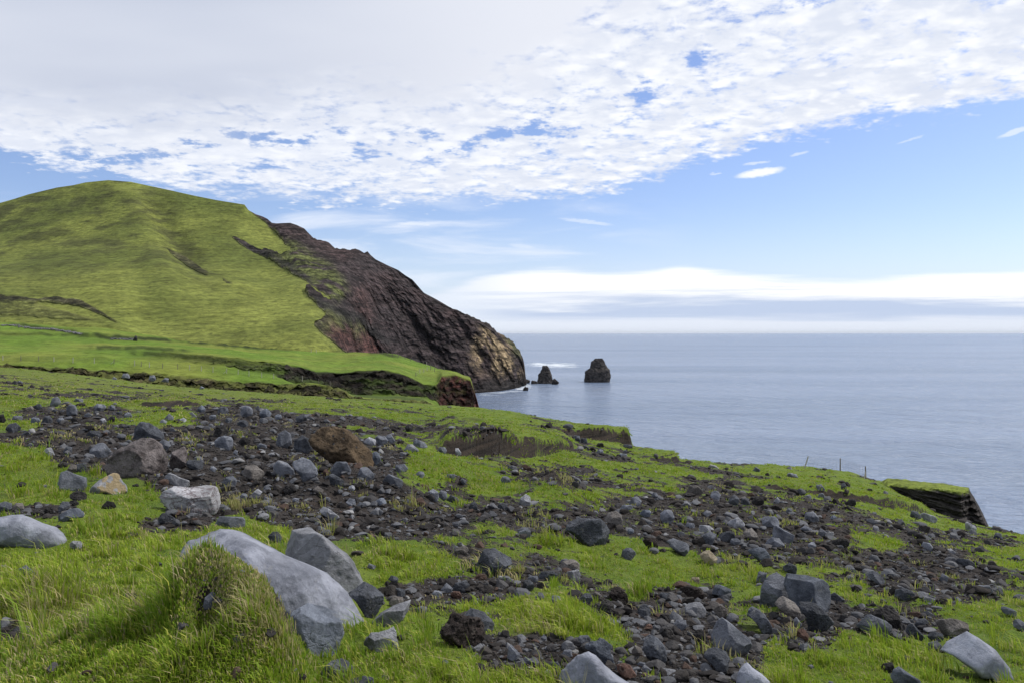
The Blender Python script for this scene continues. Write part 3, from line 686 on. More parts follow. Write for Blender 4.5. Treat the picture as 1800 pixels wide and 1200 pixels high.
pre = np.array([[0.0]]); Ypre = yf-14+0*pre; Zpre = zf-10+0*pre
Y3 = np.concatenate([Ypre, Y3, Yb3]); Z3 = np.concatenate([Zpre, Z3, Zb3])
X3 = Y3*((px3-CX)/F)[None, :]; PX3 = px3[None, :]+0*Y3; P3 = HY-F*Z3/Y3
front = np.zeros_like(Z3); front[1:NR+1] = 1
env = np.zeros_like(Z3); env[1:NR+1] = np.minimum(1, np.minimum(u/0.04, (1-u)/0.06))
ROCK = raster([
 poly(1, '433,364 445,376 470,395 490,415 514,442 501,450 465,444 404,413 419,431 465,455 510,481 546,502 572,517 590,535 560,520 538,517 549,531 579,557 568,562 551,569 562,587 605,617 640,640 700,720 860,740 940,720 935,560 870,560 700,460 560,400 470,360'),
 poly(.56, '285,432 310,440 335,452 355,468 372,482 360,486 330,470 300,450'),
 poly(.62, '-60,520 40,522 80,520 130,523 150,531 175,545 215,570 208,572 180,556 140,540 60,530 -60,530'),
 poly(.44, '-60,528 60,530 120,545 200,568 150,568 60,560 -60,552'),
 poly(.52, '380,480 405,495 415,505 395,500'),
], -60, 960, 300, 760, 2, 2.2)
MOSS = raster([poly(1, '505,425 530,440 575,470 605,505 612,530 590,535 560,505 510,480 470,455 465,446 500,452'), poly(.8, '550,532 600,560 660,600 640,600 590,575 555,545'), poly(.7, '551,570 580,572 590,590 565,590'), poly(.9, '893,607 912,625 918,640 905,632 888,612')], -60, 960, 300, 760, 2, 6)
OCHRE = raster([poly(1, '842,592 868,590 884,605 905,630 918,645 915,668 880,672 858,655 842,664 834,652 832,636 836,612')], -60, 960, 300, 760, 2, 9)
REDD = raster([poly(1, '578,560 600,575 640,598 680,622 700,640 640,640 605,617 575,592'), poly(.45, '640,520 660,560 650,580 625,560 615,520'), poly(.2, '465,382 560,425 640,445 600,470 540,430 480,400')], -60, 960, 300, 760, 2, 8)
DARKB = raster([poly(1, '404,413 465,444 505,462 540,490 575,520 545,502 500,476 440,445'), poly(1, '538,517 600,548 660,580 694,610 680,608 610,575 560,545'), poly(1, '820,700 840,684 880,680 925,672 930,700'), poly(.7, '285,435 335,455 372,482 350,484 300,452')], -60, 960, 300, 760, 2, 3)
wob = 7*fbm(X3*.08, Z3*.08, Y3*.08, 5)
rock = ROCK(PX3+wob, P3+wob*0.6)*1.15
rock = np.where(front > 0, rock, np.where(PX3 > 440, 1, 0))
rk = sstep(0.3, 0.7, rock)
# eroded parts lie deeper; ledges and gullies on the cliff
dipc = X3*0.53+Z3*0.85
led = fbm(dipc*0.10+0.5*pn(X3*.02, Z3*.02, 3.), X3*.016, Y3*.012, 5, ridged=True)
gul = fbm(X3*.06+Z3*.035, Z3*.014, Y3*.02, 5)
chip = fbm(X3*.14, Z3*.14, Y3*.14, 4, ridged=True); chip2 = fbm(X3*.4, Z3*.4, Y3*.4, 3, ridged=True)
dsc = 0.22+0.78*sstep(390, 480, PX3)
Z3 += env*(-2.2*rk*dsc*(1-sstep(560, 700, PX3))+rk*dsc*(1-0.4*sstep(640, 680, PX3)*(1-sstep(790, 830, PX3)))*(4.4*led+2.8*chip+2.8*gul+1.5*chip2)+(1-rk)*0.35*fbm(X3*.03, Y3*.03, 1., 4))
Y3 += env*rk*(13*gul+7*led+5*chip+3*chip2)*np.clip((PX3-400)/200, 0.15, 1)
# soft ribs and hollows of the grass slope
rib = np.exp(-((PX3-(215+0.42*(P3-317)+0.0))/38)**2)*sstep(317, 350, P3)*(1-sstep(470, 560, P3))
hol = np.exp(-((PX3-(255+0.62*(P3-330)))/26)**2)*sstep(330, 370, P3)*(1-sstep(440, 500, P3))
Z3 += env*front*(1-rk)*(4.5*rib-4.5*hol)
Z3 += env*front*(1-rk)*1.3*fbm(X3*.018, Y3*.018, 7., 3)
HILL = Grid(px3, Y3, Z3); X3 = Y3*((px3-CX)/F)[None, :]
n3 = fbm(X3*.02, Z3*.03, Y3*.02, 4)
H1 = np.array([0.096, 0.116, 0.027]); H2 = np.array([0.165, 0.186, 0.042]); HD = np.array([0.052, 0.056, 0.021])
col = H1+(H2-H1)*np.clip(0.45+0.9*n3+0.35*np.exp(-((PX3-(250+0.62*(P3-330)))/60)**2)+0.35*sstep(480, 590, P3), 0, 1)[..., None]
heath_shade = np.clip((sstep(-0.35, 0.5, fbm(X3*.05, Z3*.14, Y3*.05, 5))*(1-sstep(225, 330, PX3-0.55*(P3-330)))*(1-sstep(420, 540, P3))*0.75+0.7*np.exp(-((PX3-(255+0.62*(P3-330)))/30)**2)*sstep(335, 380, P3)*(1-sstep(470, 520, P3))*sstep(-.5, .4, fbm(X3*.07, Z3*.2, Y3*.07, 4))), 0, 0.8)[..., None]  # left flank and hollow: shade put into the tint, together with darker heather
col = col*(1-heath_shade)+HD*heath_shade
RC = np.array([0.034, 0.027, 0.028])
rc = RC+np.array([0.014, 0.006, 0.005])*np.clip(fbm(X3*.03, Z3*.06, 2., 3), 0, 1)[..., None]
def over(c, m_, k_): return c*(1-m_[..., None])+np.array(k_)*m_[..., None]
rc = over(rc, np.clip(REDD(PX3, P3)*(0.5+0.7*led), 0, 1), (0.080, 0.038, 0.032))
och = np.clip(OCHRE(PX3, P3)*1.25*sstep(-0.35, 0.3, fbm(X3*.07, Z3*.05, Y3*.05, 4)+0.12), 0, 1)
och = och*sstep(-0.45, -0.05, fbm(X3*.22, Z3*.10, Y3*.2, 4))
rc = over(rc, och*0.92, (0.23, 0.175, 0.105))
mo = np.clip(1.2*MOSS(PX3, P3)*sstep(-0.35, 0.2, fbm(X3*.08, Z3*.08, Y3*.08, 5)), 0, 1)
rc = over(rc, mo*0.9, (0.080, 0.092, 0.030))
rc = over(rc, np.clip(DARKB(PX3, P3), 0, 1)*0.8, (0.020, 0.019, 0.019))
lw = (1-sstep(390, 430, PX3))
rc = rc*(1-0.75*lw[..., None])+0.75*lw[..., None]*np.array([0.046, 0.046, 0.020])
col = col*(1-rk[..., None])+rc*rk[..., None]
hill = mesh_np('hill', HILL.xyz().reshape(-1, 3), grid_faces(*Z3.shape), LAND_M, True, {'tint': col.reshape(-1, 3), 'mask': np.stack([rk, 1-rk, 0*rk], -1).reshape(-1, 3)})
tag(hill, kind='structure')

# ------------------------------------------------------------------ sea
pxs = np.concatenate([np.linspace(-9000, 500, 40), np.arange(520, 1200, 4), np.linspace(1204, 9000, 60)])
pys = np.concatenate([[585.6, 586, 587, 589, 592, 596], np.arange(600, 720, 2), np.linspace(722, 1500, 40)])
PXs, PYs = np.meshgrid(pxs, pys); Ys = -SEA*F/(PYs-HY); Xs = Ys*(PXs-CX)/F
base = np.interp(pxs, [820, 840, 870, 905, 925], [690, 690, 688, 684, 678])[None, :]
fo = np.exp(-((PYs-base-2)/5)**2)*sstep(820, 845, PXs)*(1-sstep(918, 935, PXs))*0.52
fo = np.maximum(fo, 0.66*np.exp(-((PXs-972)/56)**4-((PYs-641-(PXs-968)*.02)/6.5)**2))
fo = np.maximum(fo, 0.35*np.exp(-((PXs-1030)/40)**2-((PYs-643)/3)**2))
fo = np.maximum(fo, 0.60*np.exp(-((PXs-925)/22)**2-((PYs-677)/6)**2))
fo = np.maximum(fo, 0.42*np.exp(-((PXs-1052)/30)**4-((PYs-671.5)/2)**2))
fo = np.maximum(fo, 0.42*np.exp(-((PXs-962)/34)**4-((PYs-675)/2)**2))
sea = mesh_np('sea', np.stack([Xs, Ys, 0*Ys+SEA], -1).reshape(-1, 3), grid_faces(*PXs.shape)[:, ::-1], SEA_M, True, {'mask': np.stack([fo, 0*fo, 0*fo], -1).reshape(-1, 3)})
tag(sea, kind='structure')

# ------------------------------------------------------------------ seaward cliff point on the right
CK = [(1548,[(76,880),(76.2,862),(82,846)]),(1560,[(74,872),(74.3,851.5),(81.5,840)]),(1575,[(72.5,882),(72.9,851),(81,840.5)]),(1602,[(70,900),(70.5,853.5),(80,844)]),(1630,[(68,914),(68.6,855.5),(79,847)]),(1658,[(66,926),(66.7,858.5),(78,849.5)]),(1680,[(64.5,936),(65.3,861.5),(77,852.5)]),(1690,[(63.8,940),(64.6,864),(76.5,854)]),(1703,[(63.5,946),(66,861),(76,857)]),(1706,[(63.3,948),(66,870),(75.5,864)]),(1713,[(63,950),(65.5,880),(75,874)]),(1722,[(62.5,952),(65,896),(74,891)]),(1732,[(62,954),(64,915),(72,911)]),(1742,[(61.5,956),(63,937),(70,934)]),(1752,[(61,985),(62.5,975),(68,972)])]
px5 = np.arange(1548, 1752.1, 0.8)
Yk, Pk = lerp_nodes(CK, px5)
Zk = (HY-Pk)/F*Yk
rows5 = [(Yk[0]*(1-q)+Yk[1]*q, Zk[0]*(1-q)+Zk[1]*q, q) for q in np.linspace(0, 1, 70)]+[(Yk[1]*(1-q)+Yk[2]*q, Zk[1]*(1-q)+Zk[2]*q, 1+q) for q in np.linspace(0.03, 1, 24)]+[(Yk[2]+9*q, Zk[2]-34*q, 2+q) for q in np.linspace(0.05, 1, 24)]
Y5 = np.array([q[0] for q in rows5]); Z5 = np.array([q[1] for q in rows5]); U5 = np.array([q[2] for q in rows5])[:, None]+0*Y5
X5 = Y5*((px5-CX)/F)[None, :]; PX5 = px5[None, :]+0*Y5
fc = sstep(0, .1, U5)*(1-sstep(.985, 1.0, U5))
strat = fbm(X5*.15, Y5*.15, Z5*3.2, 5, ridged=True)
Y5 = Y5+fc*(-0.9*(strat-0.15)+0.7*fbm(X5*.6, Z5*.35, 3., 4)+0.25*fbm(X5*3, Z5*3, 5., 3))+(U5 < 1.2)*0.35*fbm(X5*.8, 0*X5, 9., 4)
Z5 = Z5+(U5 >= .97)*(U5 < 2.05)*(0.10*fbm(X5*1.2, Y5*1.2, 3., 4)+0.0)+np.exp(-((U5-.985)/.02)**2)*0.10*fbm(X5*2.5, 0*X5, 1., 3)
gr = sstep(.93, .985, U5+0.045*fbm(X5*2.2, 0*X5, 4., 4))*(1-sstep(2.0, 2.1, U5))*(1-sstep(1700, 1706, PX5+0*U5))
rc5 = np.array([0.030, 0.027, 0.026])*(0.6+1.3*np.clip(strat+0.35, 0, 1))[..., None]
rc5 = over(rc5, np.exp(-((Z5-(-14.9-0.012*(PX5-1600)))/0.10)**2)*0.6, (0.075, 0.055, 0.042))
c5 = rc5*(1-gr[..., None])+np.array([0.150, 0.190, 0.030])*gr[..., None]
POINT = Grid(px5, Y5, Z5)
def cliff_mat():
    m, t, b, out = newmat('layered_cliff'); co = obco(t); c = attr(t, 'tint')
    n = t.noise(co, 2.6, 6, 0.7); st = t.noise(t.mapv(co, (0.25, 0.25, 4.0)), 1.0, 5, 0.65)
    v = t.m('MULTIPLY', t.ss(n, .3, .7, .5, 1.5), t.ss(st, .3, .7, .65, 1.35))
    t.put(b.inputs['Base Color'], t.mix(1.0, c, t.new('ShaderNodeCombineXYZ', {0: v, 1: v, 2: v}).outputs[0], 'MULTIPLY'))
    b.inputs['Roughness'].default_value = 0.95; b.inputs['Specular IOR Level'].default_value = 0.15
    t.put(b.inputs['Normal'], t.new('ShaderNodeBump', {'Height': t.m('ADD', n, st), 'Strength': 1.0, 'Distance': 0.35}).outputs[0])
    return m
tag(mesh_np('cliff', POINT.xyz().reshape(-1, 3), grid_faces(*Z5.shape), cliff_mat(), True, {'tint': c5.reshape(-1, 3)}), 'layered dark cliff point with a flat grass top jutting out over the sea', 'cliff', kind='thing')
# ------------------------------------------------------------------ rocks
def ico(sub):
    bm = bmesh.new(); bmesh.ops.create_icosphere(bm, subdivisions=sub, radius=1.0)
    bm.verts.ensure_lookup_table()
    V = np.array([v.co[:] for v in bm.verts], np.float32); Fc = np.array([[v.index for v in f.verts] for f in bm.faces], np.int32); bm.free()
    V /= np.linalg.norm(V, axis=1, keepdims=True)
    return V, Fc
ICO = {s: ico(s) for s in (1, 2, 3, 4, 5, 6, 7)}
TILE = {'A': (0, 700, 4.0), 'B': (350, 700, 3.6), 'C': (450, 880, 3.6), 'D': (850, 900, 3.6), 'E': (1250, 900, 3.27273), 'F': (750, 700, 3.27273), 'G': (1200, 700, 3.0), 'H': (0, 880, 3.0), 'I': (0, 550, 3.0), 'P': (0, 0, 1.0)}
def ray(px, py): return np.array([(px-CX)/F, 1.0, (HY-py)/F])

def build_rock(name, pts, matk, seed, depth=0.85, ground=None, sink=0.22, lift=0.0, facets=None, bumpy=1.0, fixedY=None, sub=None, yoff=0.4):
    """a solid rock whose outline, seen from the footpath, follows pts (photo pixels)"""
    ground = ground or NEAR
    P = np.array(pts, float); r = np.random.default_rng(seed)
    x0, y0 = P.min(0); x1, y1 = P.max(0); w, h = x1-x0, y1-y0
    size = math.sqrt(w*h)
    cxp, cyp = (x0+x1)/2, (y0+y1)/2
    Yg = fixedY or ground.hit(cxp, min(y1-0.06*h, 1330))
    dep_px = depth*0.5*math.sqrt(w*min(h, w*1.2)); dep = dep_px*Yg/F
    Yc = Yg+dep*yoff if not fixedY else Yg
    # sink the lower outline
    Q = P.copy(); low = Q[:, 1] > cyp; Q[low, 1] += sink*(Q[low, 1]-cyp)/(0.5*h)*h*0.8+0.0
    C = ray(cxp, cyp)*Yc
    Fv = C/np.linalg.norm(C); R = np.array([Fv[1], -Fv[0], 0]); R /= np.linalg.norm(R); Uv = np.cross(R, Fv)
    D = np.stack([(Q[:, 0]-CX)/F, np.ones(len(Q)), (HY-Q[:, 1])/F], 1)
    H3 = D*((C@Fv)/(D@Fv))[:, None]-C
    a = H3@R; b = H3@Uv
    th = np.arctan2(b, a); rr = np.hypot(a, b); o = np.argsort(th); th, rr, a, b = th[o], rr[o], a[o], b[o]
    if sub is None: sub = 7 if size > 150 else 6 if size > 55 else 5 if size > 20 else 4
    V, Fc = ICO[sub]
    # outline radius by exact edge intersection (straight edges between traced corners)
    ang = np.arctan2(V[:, 1], V[:, 0])
    A2 = np.concatenate([a, a[:1]]); B2 = np.concatenate([b, b[:1]]); T2 = np.concatenate([th, [th[0]+2*math.pi]])
    an = np.where(ang < th[0], ang+2*math.pi, ang)
    i = np.clip(np.searchsorted(T2, an, side='right')-1, 0, len(th)-1)
    ax_, ay_, bx_, by_ = A2[i], B2[i], A2[i+1], B2[i+1]
    ca, sa = np.cos(an), np.sin(an)
    den = ca*(by_-ay_)-sa*(bx_-ax_); den = np.where(np.abs(den) < 1e-9, 1e-9, den)
    ro = np.abs((ax_*by_-ay_*bx_)/den)
    cz = V[:, 2]; cp = np.sqrt(np.maximum(1-cz*cz, 1e-9))
    p = 2.3
    rad = ((cp/ro)**p+(np.abs(cz)/dep)**p)**(-1/p)
    # broken faces: V z<0 faces the viewer
    rmin = np.percentile(rr, 25)
    if facets is None:
        nf = 8 if matk not in 'sc' else 3
        facets = []
        for q in range(nf):
            tl = r.uniform(-0.75, 0.75); up = r.choice([r.uniform(0.35, 0.95), r.uniform(-0.5, 0.2)])
            facets.append((tl, up, -r.uniform(0.6, 1.0), r.uniform(0.50, 0.82)))
        for q in range(5): facets.append((r.uniform(-1, 1), r.uniform(-.2, 1), r.uniform(0.0, 1.0), r.uniform(.6, .9)))
    if matk not in 'se':
        facets = list(facets)+[(r.normal(), r.normal(), -abs(r.normal()), r.uniform(.74, .98)) for _ in range(10)]
    soft = 0.5 if matk == 's' else 0.15
    for (fx, fy, fz, off) in facets:
        n = np.array([fx, fy, fz]); n /= np.linalg.norm(n)
        d = V@n
        pl = np.where(d > 0.05, off*np.sqrt((n[0]**2+n[1]**2)*(rmin*1.25)**2+n[2]**2*dep**2)/np.maximum(d, 0.05), 1e6)
        kk = 70 if soft < .3 else 9
        rad = (rad**(-kk)+pl**(-kk))**(-1/kk) if soft else np.minimum(rad, pl)
    L = V*rad[:, None]
    sc = 1.0/max(rmin, 1e-3); so = r.uniform(0, 50, 3)
    q = L*sc
    amp = {'s': 0.045, 'c': 0.10, 'k': 0.085, 'e': 0.075, 'm': 0.06}.get(matk, 0.042)*bumpy
    nz = amp*fbm(q[:, 0]*1.6+so[0], q[:, 1]*1.6+so[1], q[:, 2]*1.6+so[2], 3)+amp*0.45*fbm(q[:, 0]*5+so[1], q[:, 1]*5+so[2], q[:, 2]*5, 4, gain=0.6)
    if matk not in 's' and sub >= 4:
        nz = nz+amp*0.9*(fbm(q[:, 0]*2.4+so[2], q[:, 1]*2.4, q[:, 2]*2.4+so[0], 3, ridged=True)-0.2)
    L = L*(1+nz)[:, None]
    Wd = L[:, :1]*R+L[:, 1:2]*Uv+L[:, 2:3]*Fv
    base = np.array([0, 0, b.min()*0.75])
    loc = C+base
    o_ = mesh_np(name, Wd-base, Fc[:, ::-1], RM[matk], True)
    o_.location = loc
    return o_, (cxp, cyp, w, h, size)

def P_(tile, s):
    x0, y0, k_ = TILE[tile]
    return [(x0+float(q.split(',')[0])/k_, y0+float(q.split(',')[1])/k_) for q in s.split()]

# landmark boulders: key phrase, label, category word
MARK = []
ROCKS = []
def B(tile, mk, s, key=None, label=None, **kw): MARK.append((tile, mk, s, key, label, kw))
def r_(tile, mk, *ss):
    for s in ss: ROCKS.append((tile, mk, s))

B('P','s','312,975 318,958 326,946 342,938 354,927 378,919 402,926 432,938 468,958 500,974 540,990 572,1006 600,1030 622,1052 640,1070 648,1088 646,1106 630,1116 600,1122 540,1130 460,1110 380,1040','the whale backed boulder','long smooth pale grey boulder lying like a whale back behind the grassy tussock', facets=[(0.35,0.85,-0.6,0.80),(-0.3,0.9,-0.5,0.9),(0.6,0.1,-0.8,0.9),(0,.5,.8,.8)], depth=0.95, bumpy=0.8, fixedY=4.5)
B('C','p','160,330 165,270 180,200 230,150 280,125 330,150 370,185 430,220 500,280 570,330 620,390 660,450 700,510 705,600 600,640 420,560 240,450','the tall pointed boulder','tall pointed grey boulder leaning behind the smooth whale backed boulder', facets=[(-0.5,0.25,-0.8,0.62),(0.75,0.65,-0.45,0.72),(0.3,-.1,-1,.8),(0,.3,1,.8)], bumpy=0.8, fixedY=5.5)
B('C','u','178,860 190,790 240,700 330,640 420,660 520,710 562,770 555,830 500,950 430,1040 372,1062 330,1020 310,900 270,850 215,850','the broken block','grey block with a rough broken front face under the whale backed boulder', facets=[(0.3,0.8,-0.5,0.62),(0.4,-0.25,-0.9,0.55),(-0.8,-.1,-.6,.6),(0,.3,1,.8)], fixedY=3.85)
B('C','d','555,530 600,500 680,505 750,540 805,590 810,640 770,690 715,740 690,700 640,640 580,580','the dark shouldered rock','dark grey angular rock tucked against the right flank of the whale backed boulder', fixedY=4.7)
B('C','p','720,760 790,705 870,660 940,635 1000,610 995,640 960,700 925,740 870,775 800,790 740,795','the pale wedge','pale wedge shaped rock with a sharp raised tip beside the whale backed boulder', facets=[(.2,.8,-.6,.45),(.3,-.4,-.9,.6),(0,.3,1,.8)])
B('C','p','610,870 680,830 780,832 840,810 870,795 910,840 960,855 1005,855 1005,890 970,940 930,955 850,935 780,940 700,910','the jagged pale rock','jagged low pale grey rock in the grass right of the broken block', bumpy=1.8)
B('C','c','1105,770 1120,725 1180,700 1260,710 1330,730 1400,735 1470,760 1492,800 1490,860 1450,930 1370,935 1300,895 1250,885 1180,880 1110,815','the crusty scoria lump','crusty black brown lump of scoria in the grass with a grey stone behind', bumpy=1.1)
B('C','g','1265,720 1300,682 1370,678 1440,700 1490,750 1525,795 1522,825 1470,850 1350,800',None,'smooth grey rock showing behind the crusty black scoria lump', yoff=1.0)
B('C','d','1355,440 1365,390 1400,340 1450,305 1510,300 1560,320 1610,330 1655,370 1640,390 1600,405 1570,435 1500,482 1420,492 1370,478','the rounded dark boulder','rounded dark grey brown boulder at the upper rim of the middle rubble strip')
B('C','d','385,1110 430,1050 480,1010 540,995 600,1020 630,1070 625,1115 590,1170 480,1180 400,1160',None,'dark porous rounded rock in long grass below the broken block')
B('C','d','540,1180 560,1150 600,1125 680,1105 750,1115 785,1150 790,1200 660,1230','the half cut dark rock','dark flat topped rock cut by the lower edge, below the whale backed boulder')
B('A','s','-90,880 -60,855 0,832 80,814 160,815 240,845 320,880 400,905 450,945 472,980 460,1025 380,1050 250,1050 100,1030 -60,1000','the smooth sunken boulder','smooth rounded pale grey boulder half sunk in grass at the far left', facets=[(0.2,.9,-.4,.85),(0,.5,.8,.8)], bumpy=.6)
B('A','m','740,480 760,420 810,370 900,320 990,283 1080,283 1130,318 1160,370 1185,430 1160,490 1110,540 1030,560 950,555 860,545 760,525','the purple brown boulder','big rugged purple brown boulder, the bulkiest on the dark scree at left', facets=[(-.3,.8,-.6,.72),(.6,.2,-.8,.7),(-.4,-.1,-1,.75),(.2,.9,-.2,.85),(0,.3,1,.8)], bumpy=1.1)
B('A','d','930,290 945,215 985,160 1050,170 1110,205 1150,245 1158,290 1100,320 1000,320',None,'dark grey rock standing directly behind the big purple brown boulder', yoff=1.1)
B('A','g','372,600 370,548 420,517 470,505 540,535 600,552 652,560 615,600 580,640 490,652 420,632','the dished grey boulder','dark grey boulder with a dished top at the edge of the left grass bank')
B('A','x','600,655 640,620 700,570 790,525 835,525 850,560 893,610 900,650 862,682 810,668 740,650 680,660','the tan faced rock','grey rock split open to a flat tan face below the purple brown boulder', facets=[(-.45,.75,-.55,.55),(.5,.15,-.9,.5),(0,.3,1,.8)])
B('A','p','1120,600 1130,540 1170,515 1220,530 1280,560 1345,575 1350,608 1290,618 1200,622 1140,622',None,'light grey rounded rock just behind the pale veined slab')
B('A','v','1115,690 1150,650 1220,617 1330,625 1450,605 1550,610 1596,635 1606,700 1570,760 1500,790 1390,800 1310,822 1250,800 1180,750 1130,722','the pale veined slab','pale almost white slab of rock with dark brown veins across its top', facets=[(0.1,1,-.55,.42),(.25,-.3,-.9,.7),(-.6,-.2,-.8,.75),(0,.3,1,.8)], depth=0.9)
B('B','e','703,262 722,232 745,205 790,183 860,178 920,190 960,215 1000,258 1050,300 1085,330 1097,375 1072,426 1020,425 950,407 880,397 820,372 760,330 710,295','the brown earth boulder','large rounded lump of brown earth with small dark stones stuck in it', facets=[(-.2,.5,-.85,.7),(.7,.3,-.7,.75),(0,.3,1,.8)], bumpy=1.0)
B('B','g','583,410 592,375 640,360 700,385 745,440 752,470 700,535 672,532 640,480 602,440','the leaning slab','flat grey slab tilted on edge in front of the brown earth boulder', facets=[(-.1,.5,-.9,.45),(0,.3,1,.8)], depth=0.5)
B('B','g','483,285 500,225 545,195 580,225 590,290 567,320 510,308',None,'light grey upright block just left of the brown earth boulder')
B('B','g','1123,500 1150,470 1200,475 1270,505 1335,540 1342,558 1250,552 1180,542 1140,527','the long grey slab','long low grey slab pointing down the slope right of the brown earth boulder')
B('B','p','745,690 770,672 820,695 880,735 910,765 900,777 830,757 775,727',None,'elongated pale grey stone lying on bare black cinder above the tall pointed boulder')
B('D','s','470,1090 480,1050 492,1000 530,950 600,900 665,880 712,905 760,960 820,1010 880,1050 965,1085 960,1140 700,1200 480,1150','the broad smooth boulder','broad smooth grey boulder cut by the lower edge, its ridge sloping down to the right', facets=[(.45,.8,-.5,.8),(-.5,.2,-.85,.75),(0,.5,.8,.8)])
B('D','u','630,850 680,800 740,785 790,800 812,840 800,880 826,920 820,962 790,987 740,935 690,885','the scooped rock','blue grey rock with a scooped hollow behind the broad smooth boulder', bumpy=1.8)
B('D','d','1008,820 1030,745 1060,768 1110,800 1145,850 1162,890 1145,940 1100,962 1060,932 1018,880','the upright dark rock','upright pointed dark rock in the lower middle rubble', bumpy=1.4)
B('D','g','1428,800 1450,740 1470,690 1510,663 1550,690 1620,750 1690,800 1697,840 1660,902 1620,914 1560,875 1490,862','the blocky ridge rock','grey block with a ridge down its middle right of the lower middle rubble', facets=[(-.75,.25,-.7,.55),(.5,.45,-.75,.55),(0,-.6,-.8,.8),(0,.3,1,.8)])
B('D','d','1383,890 1420,860 1480,853 1540,890 1562,930 1557,980 1510,1022 1450,962 1400,922',None,'dark rough rock propped below the blocky ridge rock', bumpy=1.3)
B('D','s','1588,1000 1620,950 1662,938 1700,980 1760,1020 1810,1060 1830,1100 1720,1130 1600,1110',None,'smooth grey rock sloping out of the lower edge below the blocky ridge rock')
B('D','d','525,110 530,60 600,30 680,42 740,40 778,75 802,130 822,180 760,207 700,218 640,182 580,142','the big dark boulder','big dark flat faced boulder at the head of the middle grass patch', facets=[(.1,.1,-1,.6),(-.4,.9,-.4,.7),(.8,.1,-.5,.75),(0,.3,1,.8)], bumpy=1.3)
B('D','b','738,20 790,0 840,-10 890,30 902,80 870,97 820,72 770,52',None,'brown grey sloping rock just above and right of the big dark boulder')
B('D','g','1158,180 1200,163 1280,190 1318,215 1270,272 1220,242 1180,212','the tilted flat slab','flat grey slab tilted towards the viewer at the near end of the right hand scree', facets=[(.1,.6,-.8,.4),(0,.3,1,.8)])
B('D','t','1368,270 1380,240 1430,238 1482,290 1452,327 1400,312','the tan angular stone','tan angular stone standing out pale at the foot of the right hand scree')
B('E','u','208,220 215,210 260,193 310,208 352,260 340,287 270,267','the blue grey wedge','blue grey angular rock at the lower rim of the right hand scree')
B('E','u','385,350 400,343 560,365 640,385 677,410 692,470 692,600 600,610 480,560 430,440','the big square block','big square blue grey block, the largest of the piled group right of centre', facets=[(-.05,1,-.35,.62),(-.35,.0,-1,.5),(.9,.1,-.55,.62),(0,.3,1,.8)], depth=1.0, bumpy=.7, yoff=.9)
B('E','g','278,520 290,420 320,370 375,343 420,370 467,415 477,470 470,515 410,520 340,545','the hooded rock','grey brown hooded rock leaning on the left side of the big square block')
B('E','b','333,490 360,466 410,478 482,520 527,570 527,622 480,605 400,560','the leaning wedge','brown grey wedge leaning on the front of the big square block', depth=.6)
B('E','d','478,515 530,498 600,518 662,580 712,630 718,690 640,704 570,695 545,600','the streaked rock','dark streaked rock slumped at the foot of the big square block', bumpy=1.3)
B('E','g','808,620 830,588 920,588 1000,620 1052,660 1085,712 1000,728 900,705 860,668','the sloping grey rock','grey rock with a sloping face right of the streaked rock')
B('E','k','870,590 910,570 930,543 1000,538 1080,558 1117,600 1124,650 1092,684 1040,650 960,615','the black crusted rock','black crusted rock standing behind the sloping grey rock', bumpy=1.6)
B('E','b','1218,670 1250,635 1320,613 1390,610 1460,628 1530,653 1582,710 1595,742 1500,730 1440,700 1350,700 1280,685','the banded low boulder','low brown grey boulder with curved bands behind the smooth tilted slab', yoff=.8)
B('E','s','1318,790 1350,740 1410,710 1470,678 1540,720 1640,790 1720,880 1750,930 1748,978 1690,985 1620,925 1560,922 1480,872 1390,822','the smooth tilted slab','large smooth grey slab with a flat tilted face at the lower right', facets=[(-.25,.45,-.9,.42),(.7,.6,-.4,.75),(.5,-.3,-.8,.7),(0,.5,.8,.8)], bumpy=.5)
B('E','u','1028,940 1050,900 1080,885 1130,920 1200,960 1217,985 1215,1020 1080,1010',None,'dark blue grey rock cut by the lower edge left of the smooth tilted slab')
B('E','g','320,122 340,85 380,73 420,100 480,130 532,150 500,177 440,167 370,152','the saddle rock','grey rock with a saddle shaped back on the right hand scree')
B('E','b','178,115 230,85 262,120 282,165 240,160 210,140','the little pyramid','brown grey pyramid shaped rock on the near end of the right hand scree')
B('E','g','278,50 310,23 370,23 407,45 380,82 300,82',None,'dark topped grey block just above the saddle rock on the right hand scree')
B('E','p','530,22 560,0 590,-7 622,30 632,50 580,47',None,'pale triangular rock near the crest of the right hand scree')
B('E','p','78,70 110,45 160,26 202,65 180,87 110,92','the pale domed rock','pale domed rock in grass left of the little pyramid')
B('F','b','1488,535 1520,490 1560,500 1602,540 1590,560 1520,552','the lone peaked rock','lone peaked brown grey rock far up the grassy slope at centre right')
B('F','p','523,612 540,570 570,548 597,565 602,602 570,622','the pale block by the mound','pale grey block at the left foot of the grassy mound')
B('G','p','1243,612 1270,600 1330,620 1362,648 1300,650','the pale cliff top rock','pale sloping rock in grass in front of the seaward cliff point')
B('G','p','1460,672 1500,648 1540,670 1567,692 1510,695',None,'pale flat rock against the foot of the seaward cliff point')
B('I','g','262,482 275,445 310,440 322,470 290,495','the upright far stone','upright grey stone far back on the left scree')
B('I','g','638,338 650,318 680,318 688,342',None,'larger grey stone of the pair on the far grassy brink at left')
B('I','g','778,357 790,330 815,326 827,354',None,'grey stone on the far brink above the gully, middle of three')
B('I','g','848,357 870,340 890,343 888,362',None,'grey stone on the far brink above the gully, last towards the sea')
B('G','k','862,547 880,528 910,528 918,555 880,568',None,'single black rock on grass between the fence end and the right hand scree')
B('G','d','1638,727 1650,705 1680,708 1688,737 1655,742',None,'dark grey rock at the brink just right of the seaward cliff point')

